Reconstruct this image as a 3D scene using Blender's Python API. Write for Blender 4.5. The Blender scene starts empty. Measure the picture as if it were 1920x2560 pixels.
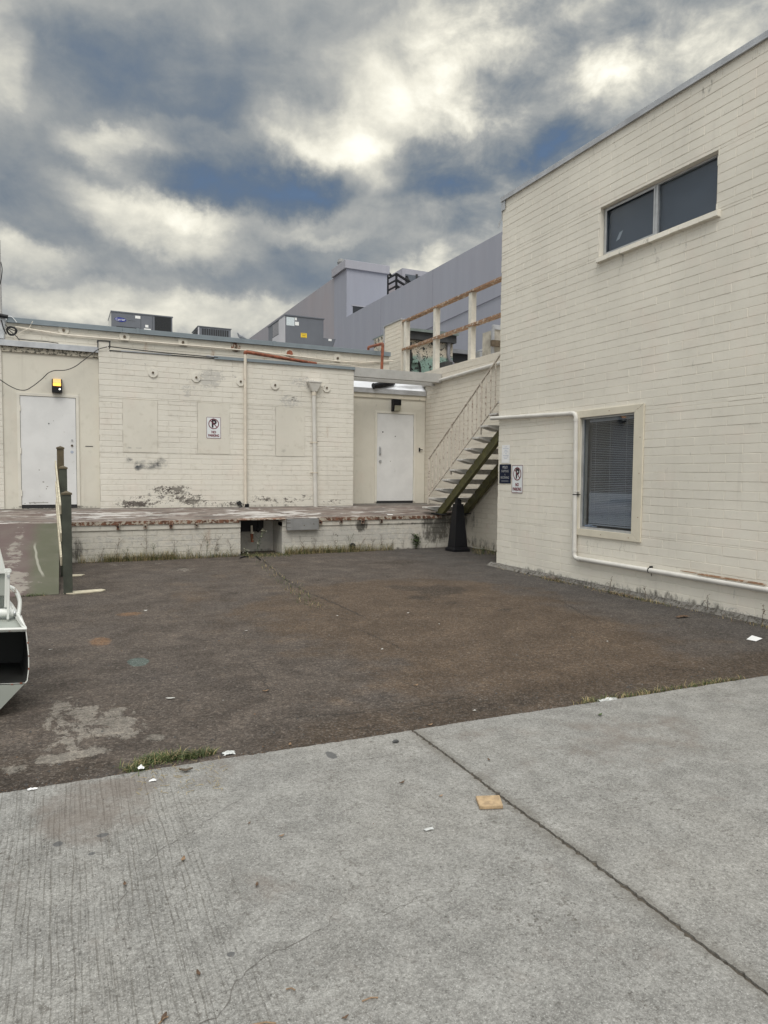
import bpy, bmesh, math, random
from mathutils import Vector, Matrix
random.seed(11)
D = bpy.data
scene = bpy.context.scene
COL = scene.collection

# ------------------------------------------------------------------ camera (world: X along back wall, Y into the lot, Z up, metres)
F = 1720.0
TH, PI_, RO = math.radians(25), math.atan(92/1720), math.radians(.5)
EYE = Vector((0, 0, 1.5))
f0 = Vector((math.sin(TH)*math.cos(PI_), math.cos(TH)*math.cos(PI_), -math.sin(PI_)))
r0 = Vector((math.cos(TH), -math.sin(TH), 0)); u0 = r0.cross(f0)
rr = r0*math.cos(RO)+u0*math.sin(RO); uu = -r0*math.sin(RO)+u0*math.cos(RO)
cam = D.cameras.new('camera'); cam.sensor_fit = 'HORIZONTAL'; cam.sensor_width = 36; cam.lens = F/1920*36
cam.clip_end = 2000; cam.clip_start = .05
camo = D.objects.new('camera', cam); COL.objects.link(camo)
camo.matrix_world = Matrix(((rr.x, uu.x, -f0.x, EYE.x), (rr.y, uu.y, -f0.y, EYE.y), (rr.z, uu.z, -f0.z, EYE.z), (0, 0, 0, 1)))
scene.camera = camo

def sight(x, y): return f0+rr*((x-960)/F)+uu*((1280-y)/F)
def on(ax, val, x, y):
    d = sight(x, y); t = (val-EYE[ax])/d[ax]; return EYE+d*t
def Pu(x, y, X): return on(0, X, x, y)      # a measured point on a wall X = const
def Pv(x, y, Y): return on(1, Y, x, y)      # on a wall Y = const
def Pz(x, y, Z=0.): return on(2, Z, x, y)   # on a level Z = const

# ------------------------------------------------------------------ node helper
class NT:
    def __init__(s, tree): s.t = tree; s.N = tree.nodes; s.L = tree.links; s._p = None
    def n(s, typ, **k):
        o = s.N.new(typ)
        for a, b in k.items(): setattr(o, a, b)
        return o
    def put(s, sock, v):
        if v is None: return
        if isinstance(v, bpy.types.NodeSocket): s.L.new(v, sock)
        else:
            try: sock.default_value = v
            except Exception:
                if isinstance(v, (tuple, list)) and len(v) == 3: sock.default_value = (*v, 1)
                else: sock.default_value = (v, v, v) if len(sock.default_value) == 3 else (v, v, v, 1)
    def m(s, op, a, b=None, c=None, clamp=False):
        o = s.n('ShaderNodeMath', operation=op, use_clamp=clamp)
        s.put(o.inputs[0], a); s.put(o.inputs[1], b); s.put(o.inputs[2], c); return o.outputs[0]
    def vm(s, op, a, b=None):
        o = s.n('ShaderNodeVectorMath', operation=op); s.put(o.inputs[0], a); s.put(o.inputs[1], b)
        return o.outputs['Value'] if op in ('LENGTH', 'DOT_PRODUCT', 'DISTANCE') else o.outputs[0]
    def pos(s):
        if s._p is None: s._p = s.n('ShaderNodeNewGeometry').outputs['Position']
        return s._p
    def sep(s, v):
        o = s.n('ShaderNodeSeparateXYZ'); s.put(o.inputs[0], v); return o.outputs
    def comb(s, x, y, z):
        o = s.n('ShaderNodeCombineXYZ')
        for i, v in enumerate((x, y, z)): s.put(o.inputs[i], v)
        return o.outputs[0]
    def noise(s, v, scale, detail=3, rough=.55, dist=0., col=False):
        o = s.n('ShaderNodeTexNoise'); s.put(o.inputs['Vector'], v); s.put(o.inputs['Scale'], scale)
        s.put(o.inputs['Detail'], detail); s.put(o.inputs['Roughness'], rough); s.put(o.inputs['Distortion'], dist)
        return o.outputs['Color' if col else 'Fac']
    def vor(s, v, scale, feature='F1', out='Distance'):
        o = s.n('ShaderNodeTexVoronoi', feature=feature); s.put(o.inputs['Vector'], v); s.put(o.inputs['Scale'], scale)
        return o.outputs[out]
    def mr(s, v, a, b, c=0., d=1., smooth=True):
        o = s.n('ShaderNodeMapRange'); o.interpolation_type = 'SMOOTHSTEP' if smooth else 'LINEAR'
        for i, x in enumerate((v, a, b, c, d)): s.put(o.inputs[i], x)
        return o.outputs[0]
    def mix(s, f, a, b, blend='MIX'):
        o = s.n('ShaderNodeMix', data_type='RGBA', blend_type=blend)
        s.put(o.inputs[0], f); s.put(o.inputs[6], a); s.put(o.inputs[7], b); return o.outputs[2]
    def ramp(s, f, stops, interp='LINEAR'):
        o = s.n('ShaderNodeValToRGB'); e = o.color_ramp; e.interpolation = interp
        while len(e.elements) < len(stops): e.elements.new(.5)
        for el, (p, c) in zip(e.elements, stops): el.position = p; el.color = (*c, 1)
        s.put(o.inputs[0], f); return o.outputs[0]
    def bump(s, h, strength=.3, dist=.01, nrm=None):
        o = s.n('ShaderNodeBump'); s.put(o.inputs['Strength'], strength); s.put(o.inputs['Distance'], dist)
        s.put(o.inputs['Height'], h); s.put(o.inputs['Normal'], nrm); return o.outputs[0]
    def blob(s, a, b, ca, cb, ra, rb, soft=1.):
        dx = s.m('MULTIPLY', s.m('SUBTRACT', a, ca), 1/ra); dy = s.m('MULTIPLY', s.m('SUBTRACT', b, cb), 1/rb)
        r2 = s.m('ADD', s.m('MULTIPLY', dx, dx), s.m('MULTIPLY', dy, dy))
        return s.mr(r2, 1., 0., 0., soft)
    def total(s, xs):
        r = xs[0]
        for x in xs[1:]: r = s.m('ADD', r, x)
        return r

def newmat(name):
    m = D.materials.new(name); m.use_nodes = True
    nt = NT(m.node_tree); b = m.node_tree.nodes['Principled BSDF']
    return m, nt, b

def plain(name, col, rough=.6, var=.12, scale=6., bump=.0, bscale=60., metal=0., spec=.5, grime=None):
    """one paint or plastic, slightly uneven"""
    m, t, b = newmat(name)
    p = t.pos(); n = t.noise(p, scale, 5, .6)
    lo = tuple(c*(1-var) for c in col); hi = tuple(min(1, c*(1+var)) for c in col)
    c = t.mix(t.mr(n, .3, .7), lo, hi)
    if grime:
        g = t.mr(t.noise(p, scale*2.3, 7, .68), grime[0], grime[0]+.06)
        c = t.mix(t.m('MULTIPLY', g, grime[2] if len(grime) > 2 else 1.), c, grime[1])
    t.put(b.inputs['Base Color'], c)
    t.put(b.inputs['Roughness'], t.mr(n, .2, .8, max(0, rough-.08), min(1, rough+.08)))
    b.inputs['Metallic'].default_value = metal
    b.inputs['Specular IOR Level'].default_value = spec
    if bump: t.put(b.inputs['Normal'], t.bump(t.noise(p, bscale, 4, .6), bump, .01))
    return m

def block_paint(name, base, axis=0, peel=(), grey=(), spray=(), rust=(), dark=(), grain=1., chips=.0, dirt=.25):
    """painted masonry: mottled, grainy, with flaked places (a, z, ra, rz, amount)"""
    m, t, b = newmat(name)
    p = t.pos(); x, y, z = t.sep(p); a = x if axis == 0 else y
    big = t.noise(p, .9, 4, .6); mid = t.noise(p, 7., 5, .62); fine = t.noise(p, 90., 3, .6)
    c = t.mix(t.mr(big, .3, .7), tuple(v*.93 for v in base), tuple(min(1, v*1.04) for v in base))
    c = t.mix(t.m('MULTIPLY', t.mr(mid, .52, .75), dirt), c, (base[0]*.72, base[1]*.70, base[2]*.66))
    pink = t.mr(t.noise(p, 2.1, 2), .52, .75)
    c = t.mix(t.m('MULTIPLY', pink, .22), c, (base[0]*1.02, base[1]*.92, base[2]*.92))
    # run-off streaks
    st = t.noise(t.comb(t.m('MULTIPLY', a, 9.), 0., t.m('MULTIPLY', z, .5)), 1., 4, .6)
    c = t.mix(t.m('MULTIPLY', t.mr(st, .55, .8), .16), c, (.33, .30, .26))
    h = t.m('ADD', t.m('MULTIPLY', fine, .5), mid)
    fl = t.m('ADD', t.m('MULTIPLY', t.noise(t.comb(t.m('MULTIPLY', a, 1.), 0., t.m('MULTIPLY', z, 1.8)), 8., 10, .76, .4), .62), t.m('MULTIPLY', t.noise(t.comb(a, 0., t.m('MULTIPLY', z, 1.5)), 30., 6, .7, .3), .38))
    def field(lst): return t.total([t.m('MULTIPLY', t.blob(a, z, q[0], q[1], q[2], q[3]), q[4]) for q in lst])
    if grey:
        g = t.mr(t.m('ADD', fl, t.m('MULTIPLY', field(grey), .5)), .615, .635)
        c = t.mix(t.m('MULTIPLY', g, .62), c, (.44, .43, .41))
    if dark:
        g = t.mr(t.m('ADD', t.noise(t.comb(t.m('MULTIPLY', a, 3.), 0., t.m('MULTIPLY', z, 1.)), 3., 9, .78, .2), t.m('MULTIPLY', field(dark), .62)), .60, .80)
        c = t.mix(t.m('MULTIPLY', g, .85), c, (.055, .051, .043))
    if rust:
        g = t.mr(t.m('ADD', t.noise(t.comb(t.m('MULTIPLY', a, 5.), 0., t.m('MULTIPLY', z, .6)), 9., 6, .7), t.m('MULTIPLY', field(rust), .5)), .60, .92)
        c = t.mix(t.m('MULTIPLY', g, .6), c, (.33, .17, .075))
    if spray:
        nz = t.mr(t.noise(p, 7.5, 7, .7, .3), .34, .66)
        g = t.mr(t.m('MULTIPLY', field(spray), t.m('ADD', .12, nz)), .10, .85, smooth=False)
        c = t.mix(t.m('MULTIPLY', g, .93), c, (.035, .043, .056))
    if chips:
        g = t.mr(t.noise(p, 21., 8, .7), .74-chips, .76-chips)
        c = t.mix(t.m('MULTIPLY', g, .8), c, (.24, .22, .19))
    if peel:
        g = t.mr(t.m('ADD', fl, t.m('MULTIPLY', field(peel), .44)), .618, .630)
        under = t.mix(t.mr(t.noise(p, 6., 4), .42, .6), (.115, .10, .09), (.24, .225, .20))
        c = t.mix(g, c, under)
        h = t.m('SUBTRACT', h, t.m('MULTIPLY', g, .6))
    t.put(b.inputs['Base Color'], c); b.inputs['Roughness'].default_value = .82
    b.inputs['Specular IOR Level'].default_value = .25
    t.put(b.inputs['Normal'], t.bump(h, .28*grain, .012))
    return m

# ------------------------------------------------------------------ mesh builder
class MB:
    def __init__(s): s.v = []; s.f = []; s.mi = []; s.cur = 0
    def add(s, vs, fs):
        o = len(s.v); s.v += [Vector(q) for q in vs]
        for q in fs: s.f.append([i+o for i in q]); s.mi.append(s.cur)
        return s
    def box(s, x0, x1, y0, y1, z0, z1, skip=''):
        if x0 > x1: x0, x1 = x1, x0
        if y0 > y1: y0, y1 = y1, y0
        if z0 > z1: z0, z1 = z1, z0
        v = [(x0,y0,z0),(x1,y0,z0),(x1,y1,z0),(x0,y1,z0),(x0,y0,z1),(x1,y0,z1),(x1,y1,z1),(x0,y1,z1)]
        f = {'b':[0,3,2,1],'t':[4,5,6,7],'f':[0,1,5,4],'k':[2,3,7,6],'l':[0,4,7,3],'r':[1,2,6,5]}
        return s.add(v, [q for k, q in f.items() if k not in skip])
    def obox(s, c, ax, ay, az):
        """box from a centre and three half-axis vectors"""
        c, ax, ay, az = Vector(c), Vector(ax), Vector(ay), Vector(az)
        v = [c+ax*i+ay*j+az*k for k in (-1, 1) for i, j in ((-1,-1),(1,-1),(1,1),(-1,1))]
        return s.add(v, [[0,3,2,1],[4,5,6,7],[0,1,5,4],[1,2,6,5],[2,3,7,6],[3,0,4,7]])
    def bar(s, a, b, w, h, up=(0, 0, 1)):
        a, b = Vector(a), Vector(b); d = (b-a); L = d.length/2; d.normalize()
        sx = d.cross(Vector(up)).normalized(); sz = sx.cross(d)
        return s.obox((a+b)/2, d*L, sx*(w/2), sz*(h/2))
    def prism(s, poly, d):
        """polygon (3-D points) pushed along d"""
        n = len(poly); d = Vector(d); p = [Vector(q) for q in poly]
        return s.add(p+[q+d for q in p], [list(range(n))[::-1], list(range(n, 2*n))]+[[i, (i+1) % n, (i+1) % n+n, i+n] for i in range(n)])
    def tube(s, pts, r, seg=8, caps=True, smoothr=0.):
        P = [Vector(p) for p in pts]
        if smoothr > 0:
            Q = [P[0]]
            for i in range(1, len(P)-1):
                a, b, c = P[i-1], P[i], P[i+1]
                da, dc = (a-b), (c-b); k = min(smoothr, da.length*.45, dc.length*.45)
                p0, p1 = b+da.normalized()*k, b+dc.normalized()*k
                for j in range(5):
                    u = j/4; Q.append(p0*(1-u)**2+b*2*u*(1-u)+p1*u*u)
            P = Q+[P[-1]]
        n = len(P); rings = []; prev = None
        for i in range(n):
            d = (P[min(i+1, n-1)]-P[max(i-1, 0)]).normalized()
            if prev is None:
                e = Vector((0, 0, 1)) if abs(d.z) < .9 else Vector((1, 0, 0)); sx = d.cross(e).normalized()
            else:
                sx = (prev-d*prev.dot(d))
                sx = sx.normalized() if sx.length > 1e-6 else d.cross(Vector((0, 0, 1))).normalized()
            prev = sx; sy = d.cross(sx)
            R = r[i] if isinstance(r, (list, tuple)) else r
            rings.append([P[i]+sx*(R*math.cos(2*math.pi*k/seg))+sy*(R*math.sin(2*math.pi*k/seg)) for k in range(seg)])
        v = [q for g in rings for q in g]; f = []
        for i in range(n-1):
            for k in range(seg):
                f.append([i*seg+k, i*seg+(k+1) % seg, (i+1)*seg+(k+1) % seg, (i+1)*seg+k])
        if caps: f += [list(range(seg))[::-1], [(n-1)*seg+k for k in range(seg)]]
        return s.add(v, f)
    def build(s, name, mats, parent=None, base=None, bevel=0., smooth=False, bseg=2):
        """link as ONE mesh object; vertices are given in world metres"""
        off = Vector((0, 0, 0)); q = parent
        if parent is not None: off = Vector(parent['_o'])
        elif base is not None: off = Vector(base)
        me = D.meshes.new(name); me.from_pydata([tuple(v-off) for v in s.v], [], s.f)
        bm = bmesh.new(); bm.from_mesh(me)
        for fc, k in zip(bm.faces, s.mi): fc.material_index = k
        bmesh.ops.remove_doubles(bm, verts=bm.verts, dist=1e-6) if bevel else None
        bmesh.ops.recalc_face_normals(bm, faces=bm.faces)
        if bevel:
            bmesh.ops.bevel(bm, geom=[e for e in bm.edges if len(e.link_faces) == 2 and e.calc_face_angle(0) > .5], offset=bevel, segments=bseg, affect='EDGES', profile=.6, clamp_overlap=True)
        bm.to_mesh(me); bm.free()
        for mm in (mats if isinstance(mats, (list, tuple)) else [mats]): me.materials.append(mm)
        if smooth:
            me.polygons.foreach_set('use_smooth', [True]*len(me.polygons))
            try: me.set_sharp_from_angle(angle=math.radians(40))
            except Exception: pass
        o = D.objects.new(name, me); COL.objects.link(o)
        o['_o'] = tuple(off)
        if parent is not None: o.parent = parent
        else: o.location = off
        return o

def tag(o, label=None, cat=None, group=None, kind=None):
    if label: o['label'] = label
    if cat: o['category'] = cat
    if group: o['group'] = group
    if kind: o['kind'] = kind
    return o
def thing(name, label, cat, base, group=None):
    o = D.objects.new(name, None); COL.objects.link(o); o.location = base; o['_o'] = tuple(Vector(base)); o.empty_display_size = .2
    return tag(o, label, cat, group)
def struct(name, mb, m, **k):
    return tag(mb.build(name, m, **k), kind='structure')
def text(body, size, p, rotz, m, parent, name='lettering', align='CENTER', sx=1., ext=.0006, bold=0.):
    cu = D.curves.new(name, 'FONT'); cu.body = body; cu.size = size; cu.align_x = align; cu.align_y = 'CENTER'; cu.extrude = ext; cu.offset = bold
    cu.resolution_u = 4; cu.materials.append(m)
    tmp = D.objects.new('tmp', cu); me = D.meshes.new_from_object(tmp); D.objects.remove(tmp); D.curves.remove(cu)
    o = D.objects.new(name, me); COL.objects.link(o); o.parent = parent
    o.location = Vector(p)-Vector(parent['_o']); o.rotation_euler = (math.pi/2, 0, rotz); o.scale = (sx, 1, 1)
    return o

def block_wall(mb, o, e, n, s0, s1, z0, z1, course=.1016, blen=.4064, zoff=0., soff=0., holes=(), joint=.007, vjoint=.005, depth=.006, jit=.0012, bev=.004, seed=1, rag=0.):
    """courses of raised blocks on a recessed mortar sheet. o origin, e along, n outward; holes = (s0,s1,z0,z1)"""
    R = random.Random(seed); o, e, n = Vector(o), Vector(e), Vector(n); up = Vector((0, 0, 1))
    def P(s, z, d): return o+e*s+up*z+n*d
    k0 = math.floor((z0-zoff)/course); k1 = math.ceil((z1-zoff)/course)
    for k in range(k0, k1):
        za, zb = max(z0, zoff+k*course), min(z1, zoff+(k+1)*course)
        if zb-za < .012: continue
        cuts = [za, zb]
        for h in holes:
            for q in (h[2], h[3]):
                if za+.004 < q < zb-.004: cuts.append(q)
        cuts.sort()
        for a, b in zip(cuts, cuts[1:]):
            zm = (a+b)/2
            segs = [(s0, s1)]
            for h in holes:
                if h[2] < zm < h[3]:
                    ns = []
                    for (p, q) in segs:
                        if h[1] <= p or h[0] >= q: ns.append((p, q)); continue
                        if h[0] > p: ns.append((p, h[0]))
                        if h[1] < q: ns.append((h[1], q))
                    segs = ns
            for (p, q) in segs:
                mb.add([P(p, a, -depth), P(q, a, -depth), P(q, b, -depth), P(p, b, -depth)], [[0, 1, 2, 3]])
                st = soff+(blen/2 if k % 2 else 0.)
                i = math.floor((p-st)/blen)
                while st+i*blen < q:
                    ba, bb = max(p, st+i*blen), min(q, st+(i+1)*blen); i += 1
                    if bb-ba < .02: continue
                    ja = vjoint/2 if ba > p+1e-6 else (R.uniform(-rag, rag*.3))
                    jb = vjoint/2 if bb < q-1e-6 else (R.uniform(-rag, rag*.3))
                    la = joint/2 if a == za else 0; lb = joint/2 if b == zb else 0
                    x0, x1, y0, y1 = ba+ja, bb-jb, a+la*R.uniform(.6, 1.3), b-lb*R.uniform(.6, 1.3)
                    if R.random() < .22: y1 = b-.0006; x1 = min(bb, x1+vjoint*.3)
                    d = R.uniform(-jit, jit); t1, t2 = R.uniform(-jit, jit)*.6, R.uniform(-jit, jit)*.6
                    c = bev
                    v = [P(x0, y0, -depth-.001), P(x1, y0, -depth-.001), P(x1, y1, -depth-.001), P(x0, y1, -depth-.001),
                         P(x0+c, y0+c, d+t1), P(x1-c, y0+c, d+t2), P(x1-c, y1-c, d-t1), P(x0+c, y1-c, d-t2)]
                    mb.add(v, [[4, 5, 6, 7], [0, 1, 5, 4], [1, 2, 6, 5], [2, 3, 7, 6], [3, 0, 4, 7]])
    return mb

# ------------------------------------------------------------------ materials
CREAM = (.70, .655, .555)
M = {}
M['right_block'] = block_paint('cream block paint', (.75, .712, .63), 1, dirt=.18,
    grey=[(9.3, .05, .5, .08, .14), (8.3, .06, .8, .08, .18), (7., .06, .9, .08, .18), (5.3, .06, 1.2, .08, .18)],
    dark=[(8.2, .0, 1.4, .14, .30), (6., .0, 2., .18, .36), (6.35, 4.25, 1.1, .35, .13), (7.0, .60, .8, .25, .10), (6., 5.9, 4., .22, .10), (9.4, 1.2, .25, 1.6, .05)], chips=.02, grain=1.)
M['mid_block'] = block_paint('weathered cream block paint', (.70, .67, .605), 0, dirt=.45, chips=.04,
    peel=[(1.35, .98, .65, .16, .22), (1.75, 1.17, .42, .14, .30), (2.15, 1.02, .45, .17, .30), (2.05, 1.22, .25, .10, .25), (1.15, .90, .5, .08, .22), (2.5, .93, .5, .10, .22), (3.6, 1.0, .4, .14, .22), (4.1, .97, .5, .12, .20), (4.6, 1.0, .3, .12, .16), (5.2, .92, .4, .10, .2), (3.1, .9, .4, .07, .25),
          (4.3, 3.05, .28, .12, .16), (4.95, 3.25, .15, .35, .12), (4.92, 2.2, .12, .7, .1), (3.75, 1.6, .2, .22, .08)],
    grey=[(2.65, 3.35, .32, .28, .33), (4.55, 3.4, .5, .2, .25), (4.25, 3.0, .35, .2, .3), (2.3, 3.2, .3, .35, .16), (2.15, 3.0, .12, .3, .14), (1.3, 3.55, .5, .16, .12), (3.3, 3.45, .9, .2, .12), (2.0, 1.05, .7, .28, .22)],
    spray=[(1.13, 1.735, .085, .07, .75), (1.11, 1.70, .15, .09, .22), (1.27, 1.63, .10, .12, .75), (1.44, 1.67, .30, .11, .42), (1.52, 1.61, .34, .08, .36), (1.72, 1.72, .20, .12, .48), (3.17, .93, .07, .06, .9)],
    rust=[(5.06, 2.45, .05, .22, .42)], dark=[(3., .86, 3., .05, .2)])
M['parapet_block'] = block_paint('weathered parapet paint', (.65, .615, .54), 0, dirt=.5, chips=.03,
    grey=[(2., 4.2, 4., .2, .1), (5.3, 4.2, 1.6, .2, .13)], peel=[(.4, 4.15, .6, .15, .06), (4.7, 4.2, .2, .2, .05)],
    rust=[(1.55, 4.0, .07, .2, .5), (2.87, 3.98, .07, .2, .5), (3.98, 4.0, .08, .22, .4), (4.96, 4.0, .06, .2, .3)])
M['stucco'] = block_paint('cream stucco', (.655, .625, .55), 0, dirt=.25, grain=.8, dark=[(-.15, .86, 1., .05, .3)])
M['infill'] = block_paint('smooth patched cream render', (.665, .635, .565), 0, dirt=.5, grain=.6, chips=.0, spray=[(1.12, 1.97, .07, .025, .4), (1.3, 1.97, .08, .02, .38), (4.1, 1.98, .1, .05, .3)])
M['stair_block'] = block_paint('cream painted side wall', (.685, .635, .55), 1, dirt=.2,
    dark=[(12.0, .1, .9, .18, .3), (12.3, .55, .3, .4, .2)], grey=[(13., 3.8, 2., .2, .12)])
M['dock_block'] = block_paint('grimy cream dock paint', (.58, .555, .50), 0, dirt=.85, chips=.045, grey=[(2., .3, 5., .3, .22), (5.5, .3, 2.5, .3, .24)],
    peel=[(.6, .3, .9, .35, .05), (5., .25, 1.6, .25, .09), (2.6, .2, .3, .3, .1)],
    dark=[(.15, .25, .25, .3, .34), (2.5, .25, .25, .3, .16), (5.35, .52, .18, .22, .5), (7.05, .45, .5, .5, .50), (7.6, .55, .3, .2, .5), (4.5, .3, .9, .2, .14), (4., .0, 4.5, .07, .30), (6.2, .52, .6, .05, .3)],
    rust=[(2.35, .35, .08, .35, .45), (5.3, .62, 2.7, .05, .28), (1.2, .64, 2., .04, .3), (7.45, .3, .1, .3, .4)])
M['trim'] = plain('cream window trim paint', (.66, .61, .50), .6, .05, 4., .06, 30.)
M['door'] = plain('white door enamel', (.69, .69, .69), .45, .05, 3., .06, 12., grime=(.63, (.50, .49, .46), .45))
M['door_frame'] = plain('off white door frame paint', (.69, .66, .59), .55, .05, 4., .05)
M['alu'] = plain('weathered aluminium', (.50, .51, .52), .45, .1, 8., metal=.6)
M['steel_flash'] = plain('galvanised flashing', (.48, .49, .51), .42, .15, 3., metal=.55)
M['blue_flash'] = plain('blue grey coping paint', (.20, .235, .26), .5, .08, 3.)
M['pipe'] = plain('grey white pipe paint', (.63, .61, .57), .42, .07, 4., grime=(.66, (.40, .37, .33), .4))
M['cream_pipe'] = plain('cream pipe paint', (.66, .60, .51), .5, .08, 6., grime=(.62, (.33, .16, .08), .7))
M['rust'] = plain('rust red pipe', (.26, .085, .045), .8, .35, 9., .2, grime=(.6, (.42, .26, .18), .6))
M['rusty_steel'] = plain('rusted steel edge', (.15, .072, .045), .85, .5, 8., .35, grime=(.485, (.46, .42, .35), .85))
M['black'] = plain('black plastic', (.007, .0075, .010), .5, .2, 5., spec=.3)
M['cable'] = plain('black cable', (.015, .015, .016), .6)
M['olive'] = plain('olive stair paint', (.112, .106, .038), .55, .3, 7., .1, grime=(.56, (.06, .062, .035), .85))
M['tread'] = plain('worn precast tread', (.56, .54, .51), .85, .18, 9., .25, grime=(.6, (.25, .24, .22), .7))
M['rail_paint'] = plain('cream railing paint with rust', (.62, .565, .49), .6, .12, 9., grime=(.55, (.25, .17, .13), .8))
M['timber_white'] = plain('white painted timber', (.64, .61, .54), .7, .08, 8., .12, grime=(.68, (.40, .34, .27), .7))
M['timber_rail'] = plain('peeling brown rail timber', (.29, .17, .10), .8, .3, 6., .25, grime=(.53, (.55, .50, .43), .75))
M['grey_board'] = plain('grey weathered board', (.24, .24, .24), .85, .15, 4., .3, 40.)
M['post_green'] = plain('dark green post paint', (.050, .056, .042), .65, .25, 6., .15, grime=(.66, (.14, .13, .10), .7))
M['post_brown'] = plain('brown weathered post', (.10, .078, .045), .75, .3, 8., .2)
M['pale_board'] = plain('pale bare board', (.50, .45, .34), .8, .2, 12., .2, grime=(.6, (.30, .26, .18), .7))
M['purple'] = None
M['dark_void'] = plain('dark interior', (.03, .03, .032), .9)
M['ac_grey'] = plain('grey cabinet enamel', (.115, .125, .15), .5, .06, 2.)
M['ac_light'] = plain('pale cabinet enamel', (.44, .44, .48), .5, .06, 2.)
M['ac_dark'] = plain('dark coil grille', (.022, .025, .03), .7)
M['white'] = plain('white sticker', (.72, .73, .74), .5, .05)
M['sign_white'] = plain('white sign sheet', (.72, .75, .77), .4, .03)
M['sign_red'] = plain('dark red sign ink', (.15, .012, .028), .45, .05)
M['sign_black'] = plain('black sign ink', (.02, .012, .018), .45, .05)
M['navy'] = plain('navy sign plate', (.005, .010, .030), .6, .1, spec=.2)
M['sign_grey'] = plain('grey sign lettering', (.34, .35, .36), .5, .1)
M['ink_blue'] = plain('pale blue print', (.42, .46, .55), .6, .05)
M['yellow'] = plain('yellow label', (.72, .50, .03), .5, .04)
M['blue_logo'] = plain('blue oval badge', (.010, .022, .22), .35, .03)
M['roof_white'] = plain('white roof membrane', (.72, .74, .78), .5, .06, 3.)
M['grey_wood'] = plain('grey painted beam', (.42, .415, .40), .8, .08, 5., .2, 40., grime=(.62, (.30, .29, .27), .5))
M['fascia'] = plain('flaking fascia board', (.50, .46, .38), .85, .12, 9., .3, grime=(.5, (.035, .033, .03), .9))
M['veh_white'] = plain('white steel paint', (.68, .69, .66), .35, .06, 5., grime=(.63, (.20, .15, .11), .8))
M['veh_grey'] = plain('grey green steel paint', (.32, .34, .31), .5, .06, 3.)
M['veh_dark'] = plain('dark inner steel', (.018, .019, .018), .7, .4, 6.)  # near-black colour for the inside of the hopper mouth
M['tan'] = plain('tan scuffed board', (.40, .285, .17), .8, .22, 40., .3, 90., grime=(.58, (.50, .39, .24), .7))
M['paper'] = plain('white paper', (.80, .80, .80), .7, .03)
M['stone'] = plain('dark stone', (.06, .06, .06), .8, .2, 40.)
M['leaf_brown'] = plain('dry brown leaf', (.11, .068, .042), .8, .35, 60.)
M['leaf_tan'] = plain('dry tan leaf', (.25, .165, .10), .8, .25, 60.)
M['leaf_green'] = plain('weed leaf', (.055, .085, .028), .7, .3, 30.)
M['grass_green'] = plain('grass blade', (.070, .095, .028), .7, .35, 12.)
M['grass_dry'] = plain('dry grass blade', (.34, .27, .14), .8, .25, 12.)
M['stem'] = plain('dry weed stem', (.10, .075, .05), .8, .3, 20.)
M['flower'] = plain('pale seed heads', (.62, .60, .48), .8, .15, 60.)
M['film'] = plain('crumpled clear film', (.55, .56, .55), .3, .1, 30.)
M['foundation'] = plain('concrete footing', (.19, .18, .165), .9, .2, 12., .3, grime=(.48, (.075, .066, .055), .85))
M['dirt'] = plain('packed dirt', (.075, .062, .048), .95, .4, 40., .6, 120.)
M['far_roof'] = plain('dark felt roof', (.05, .052, .055), .9, .2)
M['blind'] = plain('grey blind slats', (.52, .53, .56), .5, .03)
M['curtain'] = plain('grey window film', (.155, .17, .20), .45, .08, 1.5)

def mat_glass():
    m = D.materials.new('window glass'); m.use_nodes = True; t = NT(m.node_tree)
    m.node_tree.nodes.clear()
    out = t.n('ShaderNodeOutputMaterial'); tr = t.n('ShaderNodeBsdfTransparent'); gl = t.n('ShaderNodeBsdfGlossy'); mx = t.n('ShaderNodeMixShader'); fr = t.n('ShaderNodeLayerWeight')
    fr.inputs['Blend'].default_value = .5; gl.inputs['Roughness'].default_value = .03; tr.inputs['Color'].default_value = (.80, .83, .86, 1)
    t.put(mx.inputs[0], t.m('ADD', .05, t.m('MULTIPLY', t.m('POWER', fr.outputs['Facing'], 4.), .9), clamp=True)); t.L.new(tr.outputs[0], mx.inputs[1]); t.L.new(gl.outputs[0], mx.inputs[2]); t.L.new(mx.outputs[0], out.inputs[0])
    return m
M['glass'] = mat_glass()
def mat_emit(name, col, s):
    m, t, b = newmat(name); b.inputs['Base Color'].default_value = (*col, 1); b.inputs['Emission Color'].default_value = (*col, 1); b.inputs['Emission Strength'].default_value = s; return m
M['lamp_on'] = mat_emit('lit amber lens', (1., .40, .05), .95)
M['lamp_dim'] = mat_emit('glowing lens rim', (.70, .42, .14), .36)
M['led'] = mat_emit('white sensor light', (1., 1., .95), 1.6)
M['lamp_off'] = plain('frosted unlit lens', (.36, .35, .27), .35, .05)

def mat_purple(name, base, pink):
    m, t, b = newmat(name); p = t.pos(); x, y, z = t.sep(p)
    st = t.noise(t.comb(t.m('MULTIPLY', y, .9), t.m('MULTIPLY', x, .9), t.m('MULTIPLY', z, .10)), 2.2, 6, .68)
    c = t.mix(t.mr(st, .3, .75), tuple(v*.955 for v in base), tuple(v*1.04 for v in base))
    c = t.mix(t.m('MULTIPLY', t.mr(t.noise(p, .25, 3), .45, .65), pink), c, (.37, .315, .325))
    t.put(b.inputs['Base Color'], c); b.inputs['Roughness'].default_value = .9; b.inputs['Specular IOR Level'].default_value = .2
    t.put(b.inputs['Normal'], t.bump(t.noise(p, 30., 3), .15, .02)); return m
M['purple'] = mat_purple('lilac grey stucco', (.315, .325, .38), .08)
M['purple_cap'] = mat_purple('lilac grey cap', (.36, .36, .40), .1)

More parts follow.
